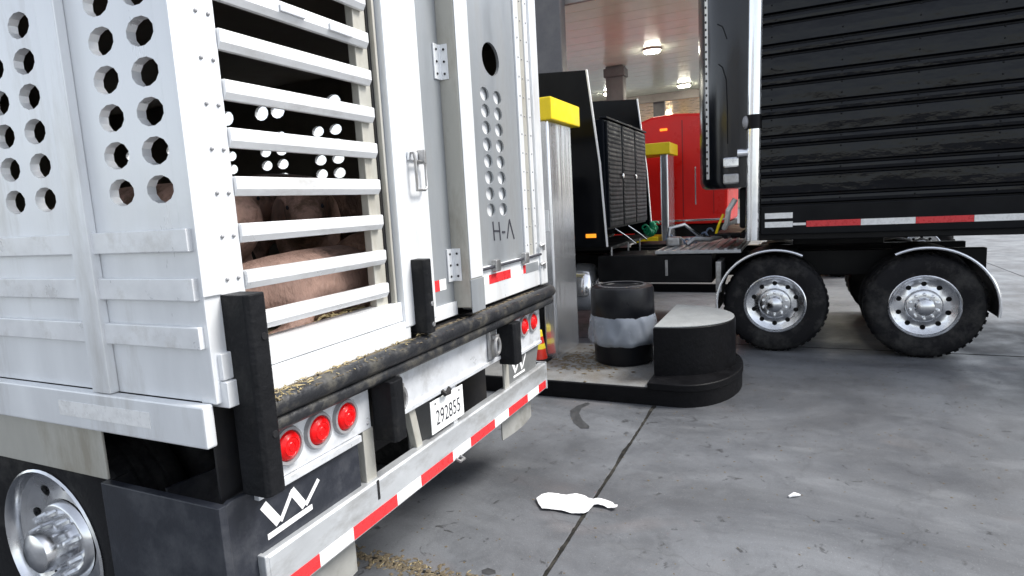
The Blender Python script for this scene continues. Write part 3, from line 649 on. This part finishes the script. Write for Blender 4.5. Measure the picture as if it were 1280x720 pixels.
# crumpled paper towel
def unproj(px, py, z=0):
    d = fw+r2*((px-640)/F)-u2*((py-360)/F); return CAM_P+d*((z-CAM_P.z)/d.z)
ol = [(135,235),(180,205),(230,185),(310,190),(380,205),(460,206),(530,210),(600,240),(650,240),(700,250),(760,268),(800,295),(795,315),(770,322),(700,300),(640,288),(605,285),(560,330),(520,360),(400,345),(290,320),(230,318),(180,315),(150,270)]
bm_ = bmesh.new(); vv = [bm_.verts.new(unproj(650+p[0]/6.543, 590+p[1]/6.543)) for p in ol]; bm_.faces.new(vv); bmesh.ops.triangulate(bm_, faces=bm_.faces)
bmesh.ops.subdivide_edges(bm_, edges=bm_.edges, cuts=5, use_grid_fill=True)
for v in bm_.verts:
    q = Vector((v.co.x*14, v.co.y*14, 0)); v.co.z = .006+.030*abs(noise.noise(q*.5))+.004*abs(noise.noise(q*2.2))
me = bpy.data.meshes.new('paper_towel'); bm_.to_mesh(me); bm_.free(); me.materials.append(PAPER)
po = bpy.data.objects.new('paper_towel', me); COL.objects.link(po); md = po.modifiers.new('s', 'SOLIDIFY'); md.thickness = .002
tag(po, 'crumpled white paper towel lying across the concrete joint', 'paper towel'); POS[po] = Vector()
lf = MB(); p0 = unproj(986, 622); p1 = unproj(1000, 620)
lf.tube([tuple(p0+Vector((0, 0, .006))), tuple((p0+p1)/2+Vector((0, 0, .014))), tuple(p1+Vector((0, 0, .006)))], [.006, .013, .005], 6)
tag(lf.build('paper_scrap', PAPER), 'small white paper scrap on the open concrete', 'paper scrap')

# ================================================================== BLACK TRACTOR
X0 = 5.68; XC = X0+1.25; XR = X0+2.5
B = thing('truck_tractor', (XC, 1.5, 0), 'black truck tractor with ribbed rack behind the cab and chrome tank', 'truck')
wt = wheel(B, X0+.0, -1.333, .51, .51, -1, POLISH, 'drive_wheel')
dup(wt, (0, -1.32, 0))
wq = wheel(B, XR, -1.333, .51, .51, 1, POLISH, 'drive_wheel'); dup(wq, (0, -1.32, 0))
wf = wheel(B, X0+.06, 4.75, .51, .51, -1, POLISH, 'steer_wheel', dual=False); wheel(B, XR-.06, 4.75, .51, .51, 1, POLISH, 'steer_wheel', dual=False)
# half fender: curved band over the wheel with polished edge
def fender(y, x0, x1, r, a0, a1, m):
    b = MB(); n = 24; ib = []
    for k in range(n+1):
        a = a0+(a1-a0)*k/n
        for (xx, rr) in ((x0, r), (x1, r), (x1, r+.012), (x0, r+.012)): b.v.append((xx, y+rr*math.cos(a), .51+rr*math.sin(a)))
    for k in range(n):
        for q in range(4): b.f.append((k*4+q, k*4+(q+1) % 4, (k+1)*4+(q+1) % 4, (k+1)*4+q))
    b.f += [(0, 1, 2, 3), (n*4+3, n*4+2, n*4+1, n*4)]
    return b.build('fender', m, B, smooth=30)
fd = fender(-1.333, X0-.06, X0+.66, .565, R(-8), R(112), BLACKM)
b = MB().tube([(X0-.062, -1.333+.571*math.cos(a), .51+.571*math.sin(a)) for a in [R(-8)+R(125)*k/24 for k in range(25)]], .014, 8).build('fender_trim', CHROME, fd, smooth=True)
fd2 = fender(-2.653, X0-.06, X0+.66, .565, R(68), R(188), BLACKM)
MB().tube([(X0-.062, -2.653+.571*math.cos(a), .51+.571*math.sin(a)) for a in [R(63)+R(125)*k/24 for k in range(25)]], .014, 8).build('fender_trim', CHROME, fd2, smooth=True)
MB().box(X0+.05, X0+.5, -.80, -.74, .62, .96).build('fender_bracket', STEEL, fd, bevel=.01)
# chassis
bx('frame_rail', BLACKM, B, XC-.48, XC-.38, -3.3, 5.6, .72, 1.0, .01); bx('frame_rail', BLACKM, B, XC+.38, XC+.48, -3.3, 5.6, .72, 1.0, .01)
bx('chassis_box', BLACKM, B, X0+.10, XC-.481, -.70, .60, .72, 1.035, .015); bx('chassis_box', BLACKM, B, XC+.481, XR-.1, -.70, .60, .72, 1.035, .015)
bx('step_bracket', STEEL, B, X0+.085, X0+.0995, -.22, -.19, .80, .98, .004)
cw = bx('catwalk', TREAD, B, X0+.08, XC+.5, -1.0, -.08, 1.046, 1.085, .006)
for k in range(9): bx('catwalk_rib', TREAD, cw, X0+.09, XC+.49, -.96+.1*k, -.925+.1*k, 1.0852, 1.097, .003)
MB().tube([(XC-.4, -1.33, .51), (XC+.4, -1.33, .51)], .12, 12).build('axle', BLACKM, B, smooth=True); MB().tube([(XC-.4, -2.65, .51), (XC+.4, -2.65, .51)], .12, 12).build('axle', BLACKM, B, smooth=True)
bx('fifth_wheel', BLACKM, B, XC-.45, XC+.45, -2.4, -1.5, 1.05, 1.2, .02)
# fuel tank (chrome cylinder ahead of the chassis box)
tk = MB().lathe([(0, .655), (.16, .66), (.25, .685), (.288, .73), (.30, .80), (.30, 2.1), (.288, 2.16), (.2, 2.22), (0, 2.23)], (X0+.33, 0, .63), 'y', 36).build('fuel_tank', CHROME, B, smooth=50)
for y in (.95, 1.8): MB().lathe([(.303, y-.03), (.306, y-.03), (.306, y+.03), (.303, y+.03)], (X0+.33, 0, .63), 'y', 32).build('tank_strap', BLACKM, tk, smooth=30)
# cab and sleeper
cab = MB().prism([(1.0, 1.12), (1.0, 2.60), (1.15, 2.72), (1.6, 2.85), (2.0, 3.15), (2.7, 3.2), (3.3, 2.95), (3.75, 2.45), (4.05, 1.95), (4.05, .75), (2.3, .75), (2.3, 1.12)], 'x', X0+.06, XR-.06).build('cab', GLOSSB, B, bevel=.05)
MB().prism([(2.75, 1.95), (2.75, 2.55), (3.45, 2.50), (3.72, 2.0)], 'x', X0+.052, X0+.0595).build('side_window', GLASSD, B)
bx('door_handle', CHROME, B, X0+.035, X0+.058, 2.72, 2.9, 1.75, 1.79, .006)
hd = MB().prism([(4.051, .8), (4.051, 1.95), (4.6, 1.88), (5.5, 1.72), (5.75, 1.55), (5.8, .75), (5.3, .7), (5.25, .95), (5.0, 1.12), (4.5, 1.12), (4.25, .95), (4.2, .8)], 'x', X0+.16, XR-.16).build('hood', GLOSSB, B, bevel=.06)
bx('front_bumper', CHROME, B, X0+.02, XR-.02, 5.805, 5.95, .4, .78, .04)
# side extenders with bright rear edge
for (x, nm) in ((X0, 0), (XR-.03, 1)):
    pr = [(.46, 1.15), (.515, 2.10), (.635, 3.15), (1.35, 3.20), (1.35, 1.15)]
    e = MB().prism(pr, 'x', x, x+.03).build('side_extender', GLOSSB, B, bevel=.004)
    MB().prism([(.444, 1.15), (.499, 2.10), (.617, 3.155), (.634, 3.155), (.514, 2.10), (.459, 1.15)], 'x', x-.004, x+.034).build('edge_trim', WHITEP, e, bevel=.002)
bx('marker_light', AMBER, B, X0-.012, X0-.0005, .575, .70, 1.26, 1.305, .004)
# ribbed rack between the extenders
ra = bx('rack_frame', RACKM, B, X0+.20, X0+2.30, .50, .66, 1.33, 2.625, .012)
rib = None
for q in range(3):
    xa = X0+.235+q*.69
    bay = bx('rack_bay', GLOSSB if False else RACKM, ra, xa, xa+.645, .470, .4995, 1.36, 2.60, .008)
zs = [1.42+.052*k for k in range(23)]
for q in range(3):
    xa = X0+.275+q*.69
    for z in zs:
        if rib is None: rib = MB().prism([(.4695, 0), (.4655, .012), (.4655, .028), (.4695, .040)], 'x', xa, xa+.565).build('rack_rib', RACKM, ra); rz, rx = 0, xa; off = Vector((0, 0, z)); POS[rib] += off; rib.location += off; rz = z
        else: dup(rib, (xa-rx, 0, z-rz))
bx('rack_top_rail', RACKM, ra, X0+.19, X0+2.31, .462, .55, 2.626, 2.648, .004)
for x in (X0+.85, X0+1.55): MB().lathe([(0, .440), (.03, .443), (.035, .4515)], (x, 0, 1.98), 'y', 12).build('rack_lamp', CHROME, ra, smooth=True)
# clutter below the rack: deck stand, hoses, gladhands
bx('deck_shelf', BLACKM, B, X0+.12, XR-.12, .44, .98, 1.10, 1.14, .006)
for y in (.46, ):
    for x in (X0+.15, X0+.95, X0+1.6): MB().tube([(x, y-.02, .78), (x, y-.02, 1.13)], .012, 8).build('stand_rod', STEEL, B, smooth=True)
for x in (X0+.35, X0+1.0): MB().tube([(x, .45, 1.34), (x+.25, .36, 1.22), (x+.5, .32, 1.12)], .010, 8).build('brace_rod', POLISH, B, smooth=True)
def coil(p0, p1, r, turns, tr, m):
    p0, p1 = Vector(p0), Vector(p1); b = MB(); d = p1-p0; u, v = b.frame(d); N = turns*14; sag = .12
    b.tube([tuple(p0+d*t+(u*math.cos(t*turns*6.283)+v*math.sin(t*turns*6.283))*r-Vector((0, 0, sag*math.sin(math.pi*t)))) for t in [k/N for k in range(N+1)]], tr, 6)
    return b.build('air_hose', m, B, smooth=True)
coil((X0+1.75, .40, 1.30), (X0+2.15, .32, 1.30), .045, 7, .013, HOSEG)
bx('gladhand_box', HOSEG, B, X0+2.05, X0+2.2, .32, .40, 1.16, 1.34, .03)
coil((X0+.9, -.05, 1.20), (X0+1.3, -.55, 1.22), .05, 8, .012, HOSEB)
MB().tube([(X0+.8, -.10, 1.10), (X0+.8, -.12, 1.3), (X0+.82, -.3, 1.34), (X0+.9, -.45, 1.2), (X0+1.0, -.62, 1.14)], .022, 8).build('air_hose', POLISH, B, smooth=True)
MB().tube([(X0+.7, -.34, 1.10), (X0+.75, -.42, 1.16), (X0+.8, -.6, 1.15), (X0+.85, -.72, 1.18)], .03, 8).build('air_hose', STEEL, B, smooth=True)
bx('valve_box', STEEL, B, X0+.55, X0+.75, -.28, -.12, 1.0975, 1.20, .02)

# ================================================================== BLACK LIVESTOCK TRAILER on the tractor
V = thing('livestock_trailer', (XC, -5, 0), 'gloss black slatted livestock trailer coupled to the black tractor', 'trailer')
YF, YB, VX0, VX1 = -1.20, -12.5, X0-.02, XR+.02
bx('body_core', BLACKM, V, VX0+.03, VX1-.03, YB, YF+.1, 1.31, 4.05, 0)
z = 1.545
hn = [.095, .20]; k = 0; sl = {}
while z < 4.0:
    h_ = hn[k % 2]-.012
    if h_ not in sl:
        sl[h_] = MB().prism([(VX0+.0295, 0), (VX0-.004, .012), (VX0-.006, h_/2), (VX0-.004, h_-.012), (VX0+.0295, h_)], 'y', YB, YF).build('side_slat', BLACKT, V, bevel=.004)
        o = sl[h_]; POS[o] += Vector((0, 0, z)); o.location += Vector((0, 0, z)); o['z0'] = z
        zz = z
    else: dup(sl[h_], (0, 0, z-sl[h_]['z0']))
    z += hn[k % 2]; k += 1
for o in sl.values(): del o['z0']
for o in [q for q in POS if 'z0' in q.keys()]: del o['z0']
bx('side_rail', GLOSSB, V, VX0-.02, VX0+.0295, YB, YF, 1.24, 1.535, .01)
for (a, b_, m_, z0_, z1_) in ((-1.50, -1.24, TAPEW, 1.405, 1.462), (-1.50, -1.24, TAPEW, 1.315, 1.372), (-1.62, -1.502, TAPEW, 1.33, 1.355), (-2.1, -1.625, TAPER, 1.312, 1.372), (-2.55, -2.102, TAPEW, 1.312, 1.372), (-3.0, -2.552, TAPER, 1.312, 1.372), (-3.45, -3.002, TAPEW, 1.312, 1.372)):
    bx('reflective_tape', m_, V, VX0-.0225, VX0-.0203, a, b_, z0_, z1_, 0)
bx('deck_beam', BLACKM, V, VX0+.04, VX1-.04, YB, YF+.05, 1.18, 1.309, .01)
# polished corner post with clamp
cp = MB().tube([(VX0-.02, -1.118, 1.19), (VX0-.02, -1.16, 3.98)], .067, 20).build('corner_post', CHROME, V, smooth=50)
MB().lathe([(.070, 2.32), (.074, 2.32), (.074, 2.46), (.070, 2.46)], (VX0-.02, -1.136, 0), 'z', 20).build('post_clamp', BLACKM, cp, smooth=30)
MB().ball((VX0-.05, -1.06, 2.39), .04, .035, .065, 12, 8).build('clamp_knob', GREYR, cp, smooth=True)
MB().lathe([(0, -.11), (.03, -.10), (.045, -.02), (.045, .02)], (VX0-.03, -1.0, 2.09), 'y', 12).build('post_bracket', CHROME, cp, smooth=True)
# rounded nose
nb = MB(); n = 40; prof2 = [(.90, 1.74), (.96, 1.76), (1.0, 1.82), (1.0, 4.0), (.96, 4.05), (.0, 4.05)]
def nose_pt(t, s_):
    a = math.pi-math.pi*t/n; c_, s2 = math.cos(a), math.sin(a); ex = abs(c_)**.75*(1 if c_ > 0 else -1)
    return (XC+ex*(VX1-VX0)/2*1.0, -1.10+s2**.75*.62*s_)
for (s_, z) in prof2:
    for t in range(n+1): x, y = nose_pt(t, max(s_, .001)); nb.v.append((x, y, z))
for i in range(len(prof2)-1):
    for t in range(n): nb.f.append((i*(n+1)+t, i*(n+1)+t+1, (i+1)*(n+1)+t+1, (i+1)*(n+1)+t))
nb.f.append(tuple(range(n+1))[::-1])
ns = nb.build('nose', NOSEM, V, smooth=40)
# riveted trim on the silhouette part of the nose
tr = MB(); t0 = 9
pts = [nose_pt(t, 1.004) for t in (8.4, 9.0, 9.6)]
tr.prism([(p[0], p[1]) for p in pts]+[(p[0]+.02, p[1]-.02) for p in pts[::-1]], 'z', 1.85, 3.98)
trm = tr.build('nose_trim', WHITEP, ns, smooth=30)
rv = MB()
for k in range(28): q = nose_pt(9.0, 1.008); rv.ball((q[0]-.002, q[1]+.002, 1.92+.075*k), .010, .010, .014, 8, 5)
rv.build('rivets', DARKF, ns, smooth=True)
q0 = nose_pt(3.4, 1.002)
MB().tube([(nose_pt(t, 1.003)[0], nose_pt(t, 1.003)[1], zz) for t, zz in ((3.3, 2.2), (3.3, 2.55), (3.5, 2.85), (4.3, 2.98), (5.2, 3.02))], .006, 6).build('nose_seam', BLACKM, ns, smooth=True)
MB().tube([(nose_pt(t, 1.003)[0], nose_pt(t, 1.003)[1], zz) for t, zz in ((3.3, 3.25), (4.2, 3.38), (5.4, 3.42))], .006, 6).build('nose_seam', BLACKM, ns, smooth=True)
# coupling box and lamps under the nose
bx('nose_plate', BLACKM, V, XC-1.1, XC+1.1, -1.08, -.98, 1.31, 1.739, .02)
for (z_, m_) in ((1.95, POLISH), (1.78, STEEL)):
    q = nose_pt(3.0, 1.0); MB().box(q[0]-.05, q[0]+.04, q[1]-.10, q[1]+.06, z_, z_+.11).build('connector_socket', m_, V, bevel=.02)
MB().tube([(X0+.25, -.93, 1.62), (X0+.22, -.86, 1.50), (X0+.3, -.84, 1.38), (X0+.4, -.8, 1.30)], .03, 8).build('cable', BAGM if False else TAPEW, V, smooth=True)
MB().tube([(X0+.3, -.80, 1.46), (X0+.26, -.76, 1.36), (X0+.32, -.72, 1.25)], .014, 8).build('cable', AMBER if False else YELLOW, V, smooth=True)
bx('landing_plate', BLACKM, V, X0+.3, XR-.3, -.98, -.70, 1.22, 1.25, .01)
wv = wheel(V, VX0+.03, -10.5); dup(wv, (0, -1.3, 0)); wu = wheel(V, VX1-.03, -10.5, out=1); dup(wu, (0, -1.3, 0))

# ================================================================== RED TRUCK in the next lane
Q = thing('truck_tractor', (13.0, 1.5, 0), 'bright red truck cab beyond the black tractor', 'truck')
RX0, RX1 = 11.78, 14.25
rc = MB(); prf = [(-.30, 1.10), (-.34, 2.2), (-.30, 3.15), (.10, 3.30), (.7, 3.35), (1.15, 3.33), (1.5, 3.22), (2.3, 2.95), (2.75, 2.45), (3.0, 2.0), (3.0, .75), (1.6, .75), (1.6, 1.10)]
rc.prism(prf, 'x', RX0, RX1).build('cab', REDP, Q, bevel=.06)
MB().prism([(3.001, .8), (3.001, 2.0), (3.6, 1.92), (4.4, 1.75), (4.7, 1.5), (4.75, .7), (4.3, .7), (4.1, 1.1), (3.5, 1.1), (3.25, .8)], 'x', RX0+.12, RX1-.12).build('hood', REDP, Q, bevel=.08)
MB().prism([(1.9, 1.95), (1.9, 2.55), (2.45, 2.5), (2.7, 2.0)], 'x', RX0-.006, RX0-.0005).build('side_window', GLASSD, Q)
bx('panel_seam', mat('seam_red', (.35, .008, .008), .4), Q, RX0-.004, RX0-.0005, .545, .565, 1.25, 3.2, 0)
bx('side_skirt', BLACKM, Q, RX0+.08, RX1-.08, -.3, 1.6, .45, 1.09, .02)
tkr = MB().lathe([(0, -.25), (.25, -.22), (.30, -.15), (.30, 1.3), (.25, 1.4), (0, 1.42)], (RX0+.28, 0, .62), 'y', 28).build('fuel_tank', CHROME, Q, smooth=50)
wz = wheel(Q, RX0+.05, 3.75, dual=False); wheel(Q, RX1-.05, 3.75, out=1, dual=False); wz2 = wheel(Q, RX0, -2.3); dup(wz2, (0, -1.3, 0)); wz3 = wheel(Q, RX1, -2.3, out=1); dup(wz3, (0, -1.3, 0))
bx('frame_rail', BLACKM, Q, 12.5, 12.6, -4.2, 4.6, .72, 1.0, 0); bx('frame_rail', BLACKM, Q, 13.4, 13.5, -4.2, 4.6, .72, 1.0, 0)
bx('front_bumper', CHROME, Q, RX0+.05, RX1-.05, 4.755, 4.9, .4, .72, .03)

# ================================================================== CANOPY and columns
CZ = 5.4
C1 = thing('canopy', (16, 2, CZ), 'large cream fuel canopy with panelled underside behind the trucks', 'canopy')
deck = bx('canopy_deck', FASC, C1, 10.3, 21.9, -4, 9, CZ+.03, CZ+.9, 0)
sp = None; xw = 11.5/19
for k in range(19):
    if sp is None: sp = bx('soffit_panel', SOFF, C1, 10.36, 10.36+xw-.012, -3.9, 8.9, CZ, CZ+.029, .004)
    else: dup(sp, (k*xw, 0, 0))
bx('fascia', FASC, C1, 10.22, 10.299, -4.05, 9.05, CZ-.06, CZ+1.0, .01); bx('fascia', FASC, C1, 21.88, 21.96, -4.05, 9.05, CZ-.28, CZ+1.0, .01)
bx('fascia', FASC, C1, 10.3, 21.88, -4.06, -4.0, CZ-.06, CZ+1.0, .01); bx('fascia', FASC, C1, 10.3, 21.88, 9.0, 9.06, CZ-.06, CZ+1.0, .01)
C2 = thing('canopy', (28, 2, 5.2), 'tan canopy farther off behind the cream canopy', 'canopy')
bx('canopy_deck', FASC, C2, 22.6, 30, -4, 9, 5.23, 6.0, 0)
sp = None
for k in range(8):
    if sp is None: sp = bx('soffit_panel', SOFF2, C2, 22.62, 23.53, -3.9, 8.9, 5.2, 5.229, .004)
    else: dup(sp, (k*.92, 0, 0))
def col(x, y, wx, wy, zt, label):
    c_ = thing('canopy_column', (x, y, 0), label, 'column', 'canopy columns')
    bx('shaft', COLM, c_, x-wx/2, x+wx/2, y-wy/2, y+wy/2, .0 if x < 12 else 0, zt, .02)
    bx('base_plate', COLM, c_, x-wx/2-.06, x+wx/2+.06, y-wy/2-.06, y+wy/2+.06, -.004, .17, .02); x > 12 and bx('head_bracket', COLM, c_, x-wx/2-.05, x+wx/2+.05, y-wy/2-.05, y+wy/2+.05, zt-.3, zt-.06, .02)
    return c_
col(10.03, 2.74, .3, .70, 6.6, 'wide dark grey canopy column rising behind the black cab')
c2 = col(16.4, 3.1, .35, .50, CZ-.002, 'slim grey canopy column with speaker, second from the left')
bx('loudspeaker', COLM, c2, 16.15, 16.5, 3.36, 3.52, 4.0, 4.3, .03)
col(22.25, 3.03, .2, .42, 5.6, 'third grey canopy column, rising above the red truck')
col(28.4, 3.1, .35, .40, 5.199, 'farthest grey canopy column against the tan canopy')
col(16.4, -3.2, .35, .50, CZ-.002, 'canopy column at the end hidden behind the black trailer')
def lampf(x, y, z, label, s=.24):
    l = thing('canopy_light', (x, y, z-.09), label, 'light', 'lights under the canopies')
    MB().prism([(x+s*math.cos(a)*.8, y+s*math.sin(a)) for a in [2*math.pi*k/20 for k in range(20)]], 'z', z-.05, z-.0005).build('housing', FASC, l, smooth=30)
    MB().prism([(x+s*.82*math.cos(a)*.8, y+s*.82*math.sin(a)) for a in [2*math.pi*k/20 for k in range(20)]], 'z', z-.09, z-.0505).build('diffuser', LAMPM if z > 5.3 else LAMPW, l, smooth=30)
for (x, y, z, t) in ((14.96, 1.77, CZ, 'nearest round canopy light with dark housing'), (20.58, 1.87, CZ, 'small lit canopy light above the red truck'), (20.26, 4.35, CZ, 'small lit canopy light beside the slim column'),
                     (14.96, 6.4, CZ, 'unseen light added to brighten the canopy, behind the silver trailer'), (14.96, -2.4, CZ, 'unseen light added to brighten the canopy, behind the black trailer'), (17.8, 6.2, CZ, 'unseen middle-row light added to brighten the canopy, behind the silver trailer'), (17.8, -1.8, CZ, 'unseen middle-row light added to brighten the canopy, behind the black trailer'), (20.4, 7.2, CZ, 'unseen far-row light added to brighten the canopy, behind the silver trailer'), (20.4, -1.6, CZ, 'unseen far-row light added to brighten the canopy, behind the black trailer'),  # extra lamps out of view, added to brighten the cream soffit
                     (25.0, 6.0, 5.2, 'unseen lamp added to brighten the tan canopy, behind the silver trailer'), (25.0, .5, 5.2, 'unseen lamp added to brighten the tan canopy, behind the black trailer nose'),  # extra warm lamps out of view, added to brighten the tan soffit
                     (27.0, 3.6, 5.2, 'lit lamp under the tan canopy left of the far column'), (27.6, 2.1, 5.2, 'lit lamp under the tan canopy right of the far column')): lampf(x, y, z, t)
# far building behind the canopies
H = thing('building', (74, 5, 0), 'tan rendered building far behind the canopies', 'building')
bx('wall', TANW, H, 72, 84, -14, 26, 0, 7.2, 0); bx('roof', FASC, H, 71.8, 84.2, -14.2, 26.2, 7.2, 7.6, 0)
for k in range(9):
    wn = bx('window', GLASSD, H, 71.96, 71.999, -12+k*4, -9.4+k*4, 1.0, 3.4, 0); bx('frame', FASC, wn, 71.94, 71.959, -12.08+k*4, -9.32+k*4, 3.4, 3.5, 0)
# oil marks on the slabs
def stain(pts, label):
    b = MB(); b.add([tuple(unproj(x, y)+Vector((0, 0, .0012))) for x, y in pts], [tuple(range(len(pts)))])
    tag(b.build('oil_stain', OIL), label, 'stain')
OIL = mat('oil_film', (.045, .046, .048), .5, 0, .3, 20, spec=.4)
stain([(713, 513), (722, 507), (735, 503), (738, 505), (727, 510), (724, 517), (728, 525), (737, 533), (736, 536), (726, 536), (717, 529), (713, 520)], 'dark curved oil mark on the concrete in front of the island kerb')
stain([(602, 713), (610, 710), (619, 713), (620, 717), (611, 719), (603, 717)], 'small round oil spot near the straw-filled joint')

for o in list(POS):
    if o.name.split('.')[0] in ('wheel_nuts', 'rivets', 'hinge_bolts', 'tread'): o['kind'] = 'stuff'

for y in (-.05, 1.32): bx('panel_seam', MATS['seam_red'], Q, RX0-.004, RX0-.0005, y, y+.014, 1.3, 3.1, 0)
bx('roof_marker', AMBER, Q, RX0-.02, RX0-.0005, .85, 1.0, 3.02, 3.07, .008); MB().tube([(RX0-.05, .30, 1.5), (RX0-.06, .30, 1.55), (RX0-.06, .30, 2.2), (RX0-.05, .30, 2.25)], .016, 8).build('grab_handle', CHROME, Q, smooth=True)
bx('lower_trim', CHROME, Q, RX0-.012, RX0-.0005, -.28, 1.58, 1.16, 1.20, .004)
rv = MB()
for k in range(6):
    for j in range(24): rv.lathe([(0, VX0-.0125), (.007, VX0-.011), (.010, VX0-.004)], (0, -1.30-.62*k, 1.59+.1*j), 'x', 6)
rv.build('rivets', BLACKM, V)['kind'] = 'stuff'
for x in (1.135, 1.355): MB().lathe([(0, -.0095), (.006, -.009), (.007, -.006)], (x, 0, .797), 'y', 8).build('plate_bolt', STEEL, lp)

# crumbled edges of the concrete joints
JC = MB()
def ribbon(p0, p1, n):
    p0, p1 = Vector(p0), Vector(p1); d = (p1-p0).normalized(); nn = Vector((-d.y, d.x, 0)); L_ = []
    for k in range(n+1):
        c_ = p0+(p1-p0)*k/n; w1 = .007+.016*max(0, noise.noise(c_*3.1))+.012*max(0, noise.noise(c_*17)); w2 = .007+.014*max(0, noise.noise(c_*3.7+Vector((5, 5, 5))))+.012*max(0, noise.noise(c_*19+Vector((9, 2, 1))))
        L_ += [tuple(c_+nn*w1), tuple(c_-nn*w2)]
    JC.add(L_, [(2*k, 2*k+1, 2*k+3, 2*k+2) for k in range(n)])
ribbon((-2, -.485, .0012), (5.9, -.485, .0012), 420); ribbon((1.04, -5, .0014), (1.04, 1.5, .0014), 340); ribbon((5.94, -5, .0012), (5.94, 3, .0012), 300)
jo = JC.build('joint_edge', JOINT, ground, fix=False); jo['kind'] = 'stuff'
